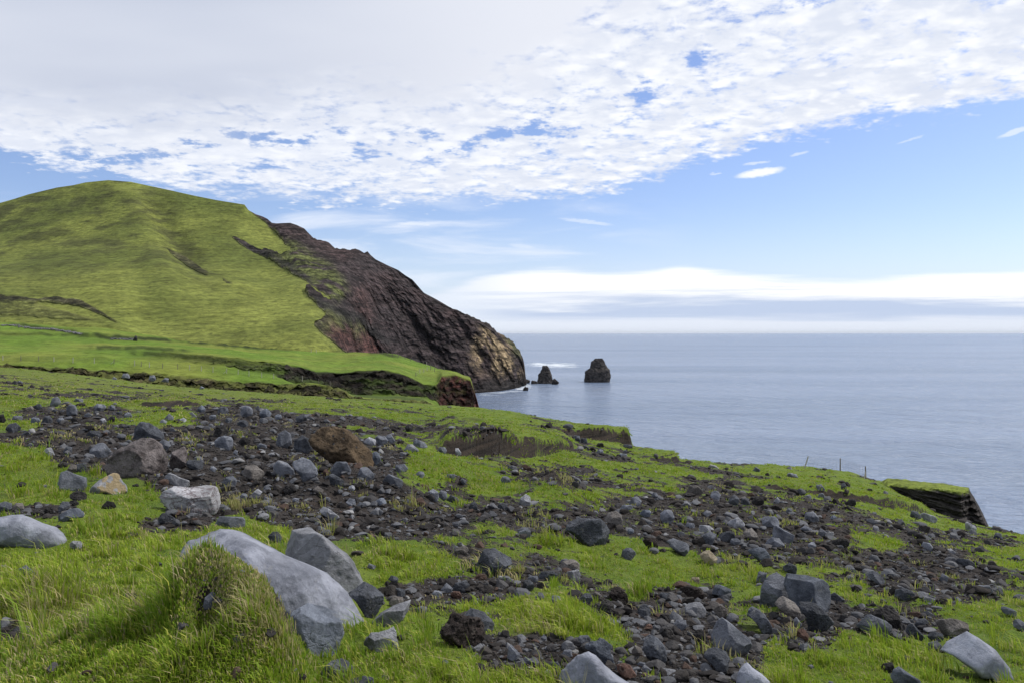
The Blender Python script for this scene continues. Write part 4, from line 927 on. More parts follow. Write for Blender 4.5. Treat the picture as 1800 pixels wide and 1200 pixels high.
r_('A','g','625,412 630,360 650,320 720,310 775,335 787,368 740,412 680,427','1118,305 1150,285 1190,298 1199,330 1160,367 1138,350','1508,302 1530,273 1600,253 1642,268 1642,322 1600,367 1545,357 1513,332','1558,592 1590,553 1640,543 1667,580 1642,627 1590,632','-12,737 40,720 85,735 82,772 0,797','65,147 90,122 150,120 182,140 140,159','575,122 620,96 657,115 620,137','1148,142 1190,103 1222,130 1217,157 1170,157','1108,157 1150,146 1192,165 1160,182')
r_('A','m','1188,442 1210,370 1250,333 1310,328 1332,360 1312,410 1312,482 1260,507 1210,492')
r_('A','d','1293,452 1310,428 1390,433 1440,428 1462,460 1452,487 1400,502 1330,482','1093,852 1140,801 1190,813 1242,845 1222,867 1150,877','538,462 600,448 615,490 580,517 538,512','410,762 440,723 485,723 492,760 450,802 413,797','288,167 310,128 345,118 372,145 372,167 320,180','28,212 60,178 110,168 152,205 162,237 110,242 60,227','578,242 620,223 700,228 737,250 702,274 620,270','438,372 470,333 507,338 512,377 470,392')
r_('A','k','1508,242 1520,193 1580,188 1607,225 1592,257 1540,262','398,472 430,443 480,448 487,477 430,487','478,692 500,658 560,648 612,663 617,712 560,722','478,737 500,713 550,718 557,747 510,757','206,812 230,778 280,773 312,800 290,827','303,792 330,763 375,768 382,802 340,817','708,757 750,718 800,728 822,757 760,777','-12,167 0,113 25,110 42,150 20,172')
r_('A','u','378,852 400,823 490,773 560,768 597,805 582,832 500,835 440,867')
r_('A','g','1458,862 1530,826 1640,828 1720,833 1782,840 1750,882 1700,897 1600,907 1520,887')
r_('A','p','312,367 330,336 365,348 387,390 350,404','478,1032 510,998 570,1003 592,1037 540,1062','1248,152 1290,133 1327,155 1300,167','1328,102 1350,93 1387,125 1370,132')
r_('A','b','463,507 500,458 540,468 542,517 510,527','83,772 110,733 160,733 172,770 120,792')
r_('A','g','1638,382 1650,358 1672,368 1667,402','1473,492 1500,473 1527,495 1505,517')
r_('H','g','83,347 120,323 170,363 212,395 200,412 130,387','1065,560 1080,510 1120,472 1150,490 1140,540 1090,568')
r_('B','d','598,302 605,253 650,228 702,260 717,307 680,342 620,332','798,512 810,478 850,476 912,515 942,542 900,557 830,537','433,872 450,838 500,843 537,890 520,912 450,892','998,672 1020,648 1042,668 1032,702 1005,697','1298,652 1320,631 1342,650 1330,677','1558,642 1590,608 1640,628 1652,657 1590,657','1703,692 1720,658 1745,650 1767,690 1740,702')
r_('B','g','468,432 480,393 500,383 560,408 602,450 607,487 560,507 500,482','813,422 830,398 940,398 972,425 962,457 930,492 870,492 833,462','998,472 1010,433 1060,428 1102,470 1114,500 1070,517 1020,497','143,532 170,498 215,488 242,520 222,562 180,567','928,657 950,630 985,633 992,665 960,685','1178,262 1185,228 1215,223 1242,265 1220,282','1338,282 1370,253 1430,278 1452,300 1390,312','1498,332 1520,306 1560,308 1577,335 1540,347','1223,442 1250,418 1300,413 1330,445 1300,467 1250,457','1368,477 1390,458 1420,463 1437,500 1400,497','1548,492 1570,476 1630,478 1637,502 1580,510','1438,642 1450,588 1480,570 1512,590 1522,642 1480,647','1508,607 1530,578 1565,588 1572,622 1540,642','1648,522 1665,503 1692,520 1680,547','1103,257 1130,231 1180,238 1197,270 1170,302 1130,287')
r_('B','u','1093,382 1093,330 1115,320 1142,350 1152,400 1140,432 1100,407')
r_('B','k','528,572 560,538 600,538 617,580 590,607 550,602','95,215 110,180 160,175 185,205 165,232 115,238')
r_('B','b','268,472 300,423 350,416 402,435 417,490 405,522 340,512 290,492','718,577 750,551 787,575 782,602 740,607')
r_('B','p','333,602 370,568 400,590 360,637 345,622','1033,272 1075,243 1122,260 1129,287 1090,292','1283,312 1310,288 1350,288 1397,325 1360,337 1300,327','1588,352 1600,318 1640,313 1667,350 1630,360')
r_('C','d','828,567 850,543 920,553 972,575 950,602 880,597','1238,562 1260,518 1330,498 1352,530 1340,572 1280,577','1343,42 1365,6 1395,8 1407,45 1370,52','1528,42 1545,10 1595,18 1602,45 1560,57','828,492 850,468 890,478 917,505 900,527 860,507')
r_('C','b','838,642 870,598 930,608 932,642 870,667','1253,332 1260,298 1320,281 1352,300 1330,337')
r_('C','g','1168,557 1205,516 1247,550 1230,577 1190,577','1018,692 1040,663 1080,668 1082,702 1050,707','1108,592 1130,563 1175,573 1182,602 1130,607','1718,502 1735,473 1780,473 1802,500 1760,517','1653,212 1660,178 1700,163 1742,190 1737,222 1690,227','1588,982 1600,918 1615,908 1672,965 1662,997 1620,1012','1688,1012 1700,983 1742,1000 1735,1032','1168,1022 1190,1001 1217,1010 1210,1037','703,417 715,393 762,410 745,432')
r_('C','r','1228,592 1245,568 1300,573 1307,602 1270,617')
r_('C','k','1683,542 1700,503 1740,493 1767,530 1750,562 1710,567','1538,862 1560,818 1602,840 1595,872')
r_('D','d','858,292 865,248 900,223 950,223 972,255 940,287 900,302','1478,182 1490,128 1560,116 1602,130 1590,162 1540,192','1233,47 1260,20 1315,28 1322,55 1270,62','328,412 360,373 440,373 482,400 450,432 380,432','243,472 260,428 300,423 322,460 312,492 265,497','608,542 640,508 680,513 692,550 660,577','973,612 1000,578 1050,583 1057,642 1020,672 985,652','1088,532 1100,503 1160,508 1217,530 1210,552 1130,552','583,812 610,778 660,776 682,805 640,847','388,1002 420,948 470,943 492,980 450,1022','1638,632 1700,593 1752,620 1792,680 1802,742 1760,742 1720,682')
r_('D','c','1008,182 1040,158 1100,168 1112,210 1080,237 1040,222','793,522 820,473 860,468 902,510 922,552 890,587 840,572','1233,522 1250,473 1300,458 1372,480 1397,522 1370,547 1290,552')
r_('D','k','723,612 750,558 790,548 827,590 812,632 760,642','1103,682 1120,643 1170,643 1187,682 1150,712','1318,792 1340,743 1380,738 1417,790 1410,832 1360,837','1118,762 1150,728 1195,738 1207,782 1160,802','98,782 120,743 160,748 162,792 120,802')
r_('D','p','493,412 530,373 600,360 632,385 632,417 560,427 510,432','1348,112 1370,78 1430,83 1467,110 1420,132 1370,127','998,977 1020,963 1070,998 1082,1022 1030,1017','1268,602 1300,573 1360,563 1402,590 1412,632 1380,667 1320,662 1280,632')
r_('D','b','453,362 500,308 560,293 605,308 620,350 580,377 520,382 480,387','678,522 710,498 742,520 737,557 700,557','1408,562 1450,548 1510,588 1557,620 1562,682 1500,662 1440,602','928,882 960,838 1000,858 1012,912 960,922')
r_('D','g','213,132 235,98 280,96 302,125 280,157 235,152','273,417 300,398 352,425 330,442','1198,712 1220,678 1280,678 1287,722 1250,747','148,922 165,838 190,853 227,890 212,932 180,937','488,902 510,868 555,868 562,907 520,927','348,812 380,770 402,790 380,817','423,552 435,523 480,523 487,557 460,592','323,542 350,503 387,515 380,552','963,962 990,943 1042,955 1030,977','1383,202 1390,143 1440,113 1482,110 1470,152 1440,207','1553,192 1570,163 1620,163 1632,192 1590,207','1263,92 1290,63 1330,68 1352,95 1300,102')
r_('D','u','1413,502 1415,478 1440,453 1500,458 1570,488 1607,520 1570,552 1490,522')
r_('D','t','958,942 990,910 1050,908 1057,942 1000,957','1308,432 1320,408 1365,410 1367,442 1330,450')
r_('D','r','838,962 870,938 930,968 967,1020 950,1062 900,1052 850,1002','1015,720 1030,705 1060,708 1072,725 1045,740')
r_('E','r','488,712 500,668 540,663 562,710 550,747 520,752','473,452 510,438 580,463 592,490 540,512 480,502')
r_('E','g','258,392 270,343 300,328 322,350 312,387 280,407','468,662 475,613 490,598 522,640 515,667','1233,792 1250,748 1300,736 1342,740 1332,772 1260,802','878,352 910,330 960,343 1002,390 980,417 920,382','1733,652 1740,618 1770,610 1810,640 1810,685','1208,192 1220,168 1260,178 1302,225 1270,227','1308,387 1330,348 1367,370 1355,402','1518,452 1530,418 1600,418 1627,455 1580,477','598,132 630,90 667,115 660,142','288,172 350,143 400,148 432,185 370,202 300,192','510,95 540,73 582,95 570,117')
r_('E','d','403,352 415,308 450,288 490,308 512,357','683,472 710,458 772,500 740,522 690,522','1118,682 1130,638 1160,638 1232,710 1200,727 1150,712','1168,642 1190,613 1230,608 1252,630 1230,667 1190,662','1228,707 1240,678 1300,688 1357,705 1342,742 1290,737','1048,482 1060,443 1110,433 1160,453 1182,482 1130,507','1388,287 1420,263 1480,268 1537,300 1510,312','198,572 240,538 310,588 352,650 357,712 310,702 270,642')
r_('E','k','738,602 760,573 800,576 812,610 790,637 755,637','973,892 990,868 1040,860 1057,900 1020,922','798,442 830,418 867,440 830,462')
r_('E','p','1213,502 1235,481 1290,498 1270,522','1363,242 1375,203 1417,235 1400,252')
r_('E','u','1638,547 1660,531 1730,553 1792,585 1780,602 1700,582')
r_('G','p','468,557 480,540 500,518 522,518 510,547')
r_('G','g','638,627 650,598 690,598 727,635 700,652','368,377 385,358 412,375 400,387','533,407 560,390 600,398 612,414','710,522 715,500 740,497 757,520 735,528','700,478 705,455 730,450 755,478 720,486')
r_('G','d','833,470 838,445 855,442 867,470 848,485','300,555 315,525 345,522 357,555 330,560','1195,632 1205,590 1240,595 1262,625 1230,635')
r_('F','g','418,472 440,446 470,448 487,480 450,487','1163,602 1180,568 1215,561 1237,590 1220,617','1098,637 1120,613 1180,610 1210,635 1150,647','970,310 985,293 1010,292 1022,312 990,318','1095,330 1110,312 1150,318 1162,338 1120,340')
r_('F','d','243,622 260,593 285,598 292,632','838,237 850,210 880,213 887,247 850,247','883,242 890,226 920,228 927,260 900,257','1120,278 1130,262 1180,265 1202,285 1150,288','400,630 415,605 445,600 472,622 460,640 420,642')
r_('I','g','383,467 400,448 440,453 442,470','1048,402 1060,383 1082,395','88,368 100,357 120,362 115,373','585,350 600,335 618,345 610,352')
TONE = {'s': 'smooth grey', 'p': 'pale grey', 'v': 'pale', 'g': 'grey', 'u': 'blue grey', 'd': 'dark grey', 'k': 'black', 'b': 'brown grey', 'm': 'purple brown', 't': 'tan', 'r': 'red brown', 'c': 'black scoria', 'e': 'brown', 'x': 'grey'}
info = []      # (obj, cx, cy, w, h, tone, key, label)
foot = []      # rock footprints in photo pixels, for the grass and rubble to keep clear of
for i, (tile, mk, s, key, label, kw) in enumerate(MARK):
    pts = P_(tile, s)
    nm = {'e': 'earth_boulder', 'c': 'scoria_rock'}.get(mk, 'boulder')
    o, (cx_, cy_, w, h, size) = build_rock(nm, pts, mk, 100+i, **kw)
    if nm == 'boulder' and size < 24: o.name = 'rock'
    tag(o, label, 'boulder' if size >= 24 else 'rock', 'loose rocks strewn over the slope')
    info.append([o, cx_, cy_, w, h, TONE[mk], key, label]); foot.append((cx_, cy_, w, h))
seen_px = set()
for i, (tile, mk, s) in enumerate(ROCKS):
    pts = P_(tile, s)
    o, (cx_, cy_, w, h, size) = build_rock('rock', pts, mk, 400+i)
    info.append([o, cx_, cy_, w, h, TONE[mk], None, None]); foot.append((cx_, cy_, w, h))
# further single stones of the screes, scattered where the cinder lies bare
ZONES = [((0, 640, 705, 745), 26, (9, 20)), ((400, 760, 750, 900), 18, (9, 20)), ((1090, 1480, 865, 960), 34, (10, 26)), ((1450, 1760, 930, 1050), 26, (10, 24)), ((700, 1080, 985, 1060), 12, (10, 22)), ((1080, 1340, 1040, 1190), 16, (12, 26)), ((700, 1300, 740, 860), 22, (7, 14)), ((860, 1090, 1120, 1190), 8, (11, 20)), ((1540, 1790, 900, 960), 8, (7, 14))]
rr_ = np.random.default_rng(77)
placed = [(f[0], f[1], max(f[2], f[3])*0.5) for f in foot]
NMAX = 296
for (xa, xb, ya, yb), n, (sa, sb) in ZONES:
    k_ = 0; tries = 0
    while k_ < n and tries < 4000 and len(info) < NMAX:
        tries += 1
        x = rr_.uniform(xa, xb); y = rr_.uniform(ya, yb)
        if DIRT(np.array([x]), np.array([y]))[0] < 0.6: continue
        w = rr_.uniform(sa, sb)*1.3; h = w*rr_.uniform(0.5, 0.95)
        if any(abs(x-a) < (c+w*.5)*.9 and abs(y-b_) < (c+w*.5)*.8 for a, b_, c in placed): continue
        th = np.sort(rr_.uniform(0, 2*math.pi, 7)); 
        th = np.arange(7)/7*2*math.pi+rr_.uniform(-.3, .3, 7)
        pts = [(x+.5*w*math.cos(q)*rr_.uniform(.8, 1.1), y+.5*h*math.sin(q)*rr_.uniform(.8, 1.1)) for q in th]
        mk = rr_.choice(list('ggguuddbkpg'))
        o, (cx_, cy_, w, h, size) = build_rock('rock', pts, mk, 900+len(info), sub=4)
        info.append([o, cx_, cy_, w, h, TONE[mk], None, None]); foot.append((cx_, cy_, w, h)); placed.append((cx_, cy_, w*.5)); k_ += 1
def shape_of(w, h):
    q = w/h
    return 'flat' if q > 1.75 else 'upright' if q < 0.85 else 'squat' if q > 1.3 else 'lumpy'
def side_of(L, R):
    dx, dy = R[1]-L[1], R[2]-L[2]
    if abs(dx) > abs(dy)*1.3: return 'right of' if dx > 0 else 'left of'
    return 'in front of' if dy > 0 else 'behind'
ORD = ['nearest', 'second', 'third', 'fourth', 'fifth', 'sixth', 'seventh', 'eighth', 'ninth', 'tenth', 'eleventh', 'twelfth', 'thirteenth', 'fourteenth', 'fifteenth', 'sixteenth', 'seventeenth', 'eighteenth', 'nineteenth', 'twentieth']
MK = [r for r in info if r[6]]
dist = lambda a, b_: math.hypot(a[1]-b_[1], a[2]-b_[2])
for r in info:
    if r[7]: continue
    best = None
    for L in sorted(MK, key=lambda m_: dist(m_, r))[:6]:
        sd_ = side_of(L, r); sh_ = shape_of(r[3], r[4])
        same = sorted([q for q in info if q is not L and q[5] == r[5] and shape_of(q[3], q[4]) == sh_ and side_of(L, q) == sd_], key=lambda q: dist(q, L))
        k_ = [j for j, q in enumerate(same) if q is r][0]
        sc_ = k_*40+dist(L, r)
        if best is None or sc_ < best[0]: best = (sc_, k_, L, sd_, sh_)
    _, k_, L, sd_, sh_ = best
    r[7] = f"{ORD[min(k_, 19)]} {sh_} {r[5]} rock {sd_} {L[6]}"
    tag(r[0], r[7], 'rock', 'loose rocks strewn over the slope')

# ------------------------------------------------------------------ rubble: countless clods and chips, one object
V1, F1 = ICO[1]; V2, F2 = ICO[3]
def rubble(n, seed):
    r = np.random.default_rng(seed)
    PYg = np.minimum.accumulate(NEAR.py, axis=0)
    vis = (NEAR.py <= PYg+0.01) & (NEAR.Y < ye[None, :])
    dpy = np.abs(np.diff(NEAR.py, axis=0, prepend=NEAR.py[:1]))
    dpx = np.gradient(NEAR.px)[None, :]
    D_ = np.clip(dirt, 0, 1)
    wgt = (np.clip(D_-0.33, 0, 1)**1.2+0.010)*dpy*dpx*vis*(NEAR.py > 630)*(NEAR.py < 1290)*(np.abs(NEAR.px-900) < 1050)[None, :]
    wgt[scarpmask > 0.4] *= 0.3
    p = (wgt/wgt.sum()).ravel()
    idx = r.choice(len(p), n, p=p)
    ri, ci = np.divmod(idx, NEAR.Z.shape[1])
    pos = NEAR.xyz()[ri, ci]
    jit = r.uniform(-.5, .5, (n, 2))
    pos[:, 0] += jit[:, 0]*3.0*pos[:, 1]/F
    py = NEAR.py[ri, ci]
    szpx = np.clip(1.6*(1+r.pareto(1.9, n)), 1.6, 19)*np.clip(0.55+(py-650)/700., 0.5, 1.25)
    rad = 0.5*szpx*pos[:, 1]/F
    rad = np.minimum(rad, 0.30)
    allV, allF, allC = [], [], []
    pal = np.array([(0.028, 0.025, 0.024), (0.038, 0.034, 0.032), (0.020, 0.018, 0.018), (0.058, 0.056, 0.058), (0.085, 0.088, 0.098), (0.125, 0.128, 0.140), (0.06, 0.04, 0.032), (0.19, 0.19, 0.195)])
    pp = np.array([.27, .2, .2, .12, .11, .045, .045, .01])
    off = 0
    for big in (0, 1):
        sel = np.nonzero((szpx > 6.5) == bool(big))[0]
        Vb, Fb = (V2, F2) if big else (V1, F1)
        m_ = len(sel)
        # faceted: random cut planes shared by 24 shapes
        shapes = []
        for q in range(24):
            rs = np.random.default_rng(q+50*big); rad_ = np.ones(len(Vb))*1.25
            for _ in range(11):
                nrm = rs.normal(size=3); nrm /= np.linalg.norm(nrm); d_ = Vb@nrm
                rad_ = np.minimum(rad_, np.where(d_ > .1, rs.uniform(.58, .9)/np.maximum(d_, .1), 9))
            shapes.append(Vb*(rad_*(rs.uniform(.93, 1.07, len(Vb)) if not big else 1+.06*pn(Vb[:, 0]*3, Vb[:, 1]*3, Vb[:, 2]*3+q)))[:, None])
        shapes = np.array(shapes)[r.integers(0, 24, m_)]
        shapes = shapes*np.stack([r.uniform(.75, 1.6, m_), r.uniform(.7, 1.3, m_), r.uniform(.4, .95, m_)], -1)[:, None, :]
        a_ = r.uniform(0, 6.28, m_); ca, sa = np.cos(a_), np.sin(a_)
        Rz = np.zeros((m_, 3, 3)); Rz[:, 0, 0] = ca; Rz[:, 0, 1] = -sa; Rz[:, 1, 0] = sa; Rz[:, 1, 1] = ca; Rz[:, 2, 2] = 1
        sh = np.einsum('nij,nkj->nki', Rz, shapes)*rad[sel][:, None, None]+(pos[sel]+np.stack([0*rad[sel], 0*rad[sel], 0.15*rad[sel]], -1))[:, None, :]
        c_ = pal[r.choice(len(pal), m_, p=pp if not big else np.array([.17, .16, .14, .20, .19, .07, .05, .02]))]*r.uniform(.75, 1.25, (m_, 1))
        allV.append(sh.reshape(-1, 3)); allF.append((Fb[None]+(np.arange(m_)*len(Vb))[:, None, None]).reshape(-1, 3)+off)
        allC.append(np.repeat(c_, len(Vb), 0)); off += m_*len(Vb)
    return np.concatenate(allV), np.concatenate(allF), np.concatenate(allC)
Vg, Fg, Cg = rubble(80000, 5)
tag(mesh_np('gravel', Vg, Fg, GRAVEL_M, False, {'tint': Cg}), kind='stuff')

# ------------------------------------------------------------------ grass blades
def blades(n, seed, want, hfun, dead=0.06, wmin=1.0):
    r = np.random.default_rng(seed)
    PYg = np.minimum.accumulate(NEAR.py, axis=0)
    vis = (NEAR.py <= PYg+3.0) & (NEAR.Y < ye[None, :])
    dpy = np.abs(np.diff(NEAR.py, axis=0, prepend=NEAR.py[:1])); dpx = np.gradient(NEAR.px)[None, :]
    wgt = want*(dpy+0.15)*dpx*vis*(NEAR.py < 1330)*(np.abs(NEAR.px-900) < 1000)[None, :]
    p = (wgt/wgt.sum()).ravel()
    K = 10; nt = n//K; n = nt*K
    idx = r.choice(len(p), nt, p=p); ri, ci = np.divmod(idx, NEAR.Z.shape[1])
    XYZ = NEAR.xyz(); pos = XYZ[ri, ci].astype(np.float64)
    rn = np.minimum(ri+1, NEAR.Z.shape[0]-1); cn = np.minimum(ci+1, NEAR.Z.shape[1]-1)
    pos = pos+(XYZ[rn, ci]-pos)*r.uniform(0, 1, (nt, 1))+(XYZ[ri, cn]-XYZ[ri, ci])*r.uniform(0, 1, (nt, 1))
    tuft_h = np.exp(r.normal(0, .38, nt)); tuft_c = r.normal(0, .25, nt); tuft_d = r.uniform(0, 1, nt)
    ri, ci, pos, tuft_h, tuft_c, tuft_d = [np.repeat(q, K, 0) for q in (ri, ci, pos, tuft_h, tuft_c, tuft_d)]
    Yd = pos[:, 1].copy(); py = NEAR.py[ri, ci]; px = NEAR.px[ci]
    az = r.uniform(0, 2*math.pi, n); rad_ = np.sqrt(r.uniform(0, 1, n))*(0.022+0.006*np.minimum(Yd, 40))
    pos[:, 0] += rad_*np.cos(az); pos[:, 1] += rad_*np.sin(az)
    gx_ = np.gradient(NEAR.Z, axis=1)/np.maximum(np.gradient(X, axis=1), 1e-4); gy_ = np.gradient(NEAR.Z, axis=0)/np.gradient(YY, axis=0)
    tt_ = NEAR.px[ci]*0+(NEAR.px[ci]-CX)/F
    dyy = rad_*np.sin(az); dxx = rad_*np.cos(az)-tt_*dyy
    pos[:, 2] += np.clip(gx_[ri, ci], -1, 1)*dxx+np.clip(gy_[ri, ci], -1, 1)*dyy
    clump = fbm(pos[:, 0]*1.3, pos[:, 1]*1.3, 11., 3); cl2 = fbm(pos[:, 0]*4, pos[:, 1]*4, 3., 2)
    hgt = hfun(px, py, Yd)*np.clip(1+1.0*clump+0.7*cl2, 0.3, 2.4)*tuft_h*r.uniform(0.55, 1.25, n)*np.where(Yd < 16, 0.42+1.25*sstep(-0.05, 0.30, fbm(pos[:, 0]*2.7, pos[:, 1]*2.7, 41., 3)), 1.0)
    wid = np.maximum(0.0050, wmin*Yd/797.)*r.uniform(.7, 1.3, n)
    lean = np.stack([np.cos(az), np.sin(az)], -1)*(r.uniform(.1, .9, n)+0.7*rad_/rad_.max())[:, None]*0.9+np.array([-0.22, -0.10])+0.45*np.stack([pn(pos[:, 0]*2, pos[:, 1]*2, 5.), pn(pos[:, 0]*2, pos[:, 1]*2, 15.)], -1)
    side = np.stack([np.cos(az+1.2), np.sin(az+1.2), 0*az], -1)
    # broad side roughly across the line of sight for far tufts
    los = np.stack([pos[:, 1], -pos[:, 0], 0*az], -1); los /= np.linalg.norm(los, axis=1, keepdims=True)
    fcr = np.clip((Yd-6)/14, 0, 0.8)[:, None]; side = side*(1-fcr)+los*fcr
    l3 = np.concatenate([lean, np.zeros((n, 1))], 1); up = np.array([0, 0, 1.0])
    h_ = hgt[:, None]; w_ = wid[:, None]*0.5
    p0 = pos-up*0.01*np.minimum(1, Yd/6)[:, None]
    p1 = pos+up*h_*0.55+l3*h_*0.22; p2 = pos+up*h_*(0.95-0.25*np.minimum(1, np.linalg.norm(lean, axis=1))[:, None])+l3*h_*0.75
    Vb = np.stack([p0-side*w_, p0+side*w_, p1-side*w_*0.8, p1+side*w_*0.8, p2], 1)
    Fb = np.array([[0, 1, 3], [0, 3, 2], [2, 3, 4]])
    Fall = (Fb[None]+(np.arange(n)*5)[:, None, None]).reshape(-1, 3)
    g1 = np.array(GRASS_C[0]); g2 = np.array(GRASS_C[1]); g3 = np.array(GRASS_C[2]); dd = np.array(GRASS_C[3])
    a_ = np.clip(0.5+0.9*fbm(pos[:, 0]*.5, pos[:, 1]*.5, 21., 3)+tuft_c+r.normal(0, .12, n), 0, 1)[:, None]
    c = g1*(1-a_)+g2*a_
    yk = (r.uniform(0, 1, n) < 0.22)[:, None]; c = np.where(yk, g3, c)
    dr = np.clip(dry[ri, ci], 0, 1)
    dk = (r.uniform(0, 1, n) < dead+0.65*dr+0.45*(tuft_d < 0.13+0.15*np.maximum(0, clump)))[:, None]; c = np.where(dk, dd*r.uniform(.6, 1.2, (n, 1)), c)
    c = c*r.uniform(.8, 1.2, (n, 1))
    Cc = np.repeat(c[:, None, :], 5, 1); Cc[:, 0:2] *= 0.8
    return Vb.reshape(-1, 3), Fall, Cc.reshape(-1, 3)
GW = np.clip(0.60-np.clip(dirt, 0, 1)+0.22*fbm(X*4.5, YY*4.5, 31., 3), 0, 0.35)/0.35*(1-np.clip(scarpmask*np.where(NEAR.Y < 5, 0.85, 2.2), 0, 1))
_gx = np.arange(-260, 2060, 3.); _gy = np.arange(600, 1330, 3.); _M = np.ones((len(_gy), len(_gx)))
for cx_, cy_, w, h in foot[1:]:
    if h < 14: continue
    q = ((_gx[None]-cx_)/(.56*w))**2+((_gy[:, None]-cy_-.14*h)/(.56*h))**2
    _M = np.minimum(_M, np.where(q < 1, 0.12, 1.0))
_M = gauss(gauss(_M, 1.2, 0), 1.2, 1)
_i = np.clip(((NEAR.px[None]-_gx[0])/3).astype(int)+0*NEAR.py.astype(int), 0, len(_gx)-1); _j = np.clip(((NEAR.py-_gy[0])/3).astype(int), 0, len(_gy)-1)
GW = GW*np.where(NEAR.Y < 3.75, 1.0, _M[_j, _i])
def hf(px, py, Y):
    base = 0.034*np.ones_like(Y)
    tus = np.exp(-((px-300)/190)**2-((py-1060)/90)**2)
    base = base*(1+0.65*tus+0.5*np.exp(-((px-1470)/140)**2-((py-1150)/50)**2)+0.5*np.exp(-((px-1010)/90)**2-((py-1085)/35)**2))
    return np.where(Y > 10, np.clip(base, 0.045, .2)*np.clip(1.0+(Y-10)/120, 1, 1.35), base)
want = GW*np.where(NEAR.Y < 60, 1.0, 0.5)
Va, Fa, Ca = blades(GRASS_N, 3, want, hf)
# sparse withered tufts on the cinder
wt = np.clip(np.clip(dirt, 0, 1)-0.5, 0, .4)*np.clip(fbm(X*1.2, YY*1.2, 51., 3)*3-0.75, 0, 1)*(NEAR.Y < 45)
Vt, Ft, Ct = blades(14000, 9, wt, lambda px, py, Y: 0.055+0*Y, dead=0.72)
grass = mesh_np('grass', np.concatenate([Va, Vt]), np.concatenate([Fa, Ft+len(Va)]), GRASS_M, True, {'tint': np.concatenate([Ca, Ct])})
tag(grass, kind='stuff')
# ------------------------------------------------------------------ sea stacks and skerries
STACK_M = rock_mat('stack_basalt', (0.018, 0.016, 0.016), (0.046, 0.041, 0.039), 0.3, bump=1.0, scale=0.12)
def crag(name, levels, label, seed, dep=0.8, amp=1.0):
    """levels: (row, left px, right px) from the water line upward"""
    base_py = levels[0][0]; Yc = -SEA*F/(base_py-HY)+3
    L = np.array(levels, float)[::-1]
    NZ, NA = 90, 120
    yy_ = np.linspace(L[-1, 0]+3, L[0, 0], NZ)
    xl = np.interp(yy_, L[:, 0], L[:, 1]); xr = np.interp(yy_, L[:, 0], L[:, 2])
    a_ = np.linspace(0, 2*math.pi, NA, endpoint=False)
    Zs = (HY-yy_)/F*Yc; Xc = ((xl+xr)/2-CX)/F*Yc; Rx = (xr-xl)/2/F*Yc
    ca_ = np.sign(np.cos(a_))*np.abs(np.cos(a_))**.6; sa_ = np.sign(np.sin(a_))*np.abs(np.sin(a_))**.6
    Px = Xc[:, None]+Rx[:, None]*ca_; Py = Yc+Rx[:, None]*dep*sa_; Pz = Zs[:, None]+0*a_
    n = fbm(Px*.16+seed, Py*.16, Pz*.22, 5)+0.6*fbm(Px*.5, Py*.5+seed, Pz*.35, 4, ridged=True)
    n2_ = fbm(Px*.3+Pz*.12, Py*.3, Pz*.35+seed, 5, ridged=True)
    f_ = amp*(n*0.9+n2_*0.9-0.2)
    Px += f_*np.cos(a_)*np.minimum(1, Rx/2)[:, None]; Py += f_*np.sin(a_)*np.minimum(1, Rx/2)[:, None]; Pz[1:-1] += 0.7*n2_[1:-1]*amp
    V_ = np.stack([Px, Py, Pz], -1).reshape(-1, 3)
    i = np.arange(NZ-1)[:, None]*NA+np.arange(NA)[None]; j = np.arange(NZ-1)[:, None]*NA+(np.arange(NA)+1)[None] % NA
    Fq = np.stack([i.ravel(), j.ravel(), (j+NA).ravel(), (i+NA).ravel()], 1)
    org = np.array([Xc[0], Yc, SEA])
    o = mesh_np(name, V_-org, Fq, STACK_M, False); o.location = org
    top = NZ*NA-NA
    bm = bmesh.new(); bm.from_mesh(o.data); bm.verts.ensure_lookup_table(); bm.faces.new([bm.verts[top+q] for q in range(NA)]); bm.to_mesh(o.data); bm.free()
    return tag(o, label, 'sea stack')
crag('sea_stack', [(671,1029,1071),(654,1029.5,1070.5),(650,1034,1070),(647,1039,1067),(640,1040.5,1062),(636,1041,1060.5),(632,1045.5,1059),(630,1049,1058)], 'broad dark sea stack standing alone in the open water', 3, amp=.9)
crag('sea_stack', [(673.5,944,974),(669,946,972),(664,948,969.5),(660,948.5,968),(655,951,967),(650,952.5,965.5),(645,954,962.5),(642.5,955,959)], 'pointed dark sea stack close to the tip of the headland', 9, amp=.85)
def skerry(pts, label, seed):
    by = max(p[1] for p in pts); Y0 = -SEA*F/(by-HY)
    o, _ = build_rock('skerry', pts, 'k', seed, fixedY=Y0, sink=0.4, bumpy=1.4, sub=4)
    o.data.materials[0] = STACK_M
    tag(o, label, 'rock')
skerry([(964,673),(968,667),(975,665),(980,669),(988,674),(976,675)], 'low dark skerry trailing right from the pointed sea stack', 11)
skerry([(917,670),(921,665),(926,666),(932,668),(930,672),(922,673)], 'dark skerry touching the tip of the headland', 12)
skerry([(931,671),(935,668),(941,669),(946,671),(944,674),(934,674)], 'dark skerry between the headland and the pointed sea stack', 13)
skerry([(919,683),(923,679),(929,681),(928,685),(921,686)], 'small dark skerry in surf at the foot of the headland', 14)

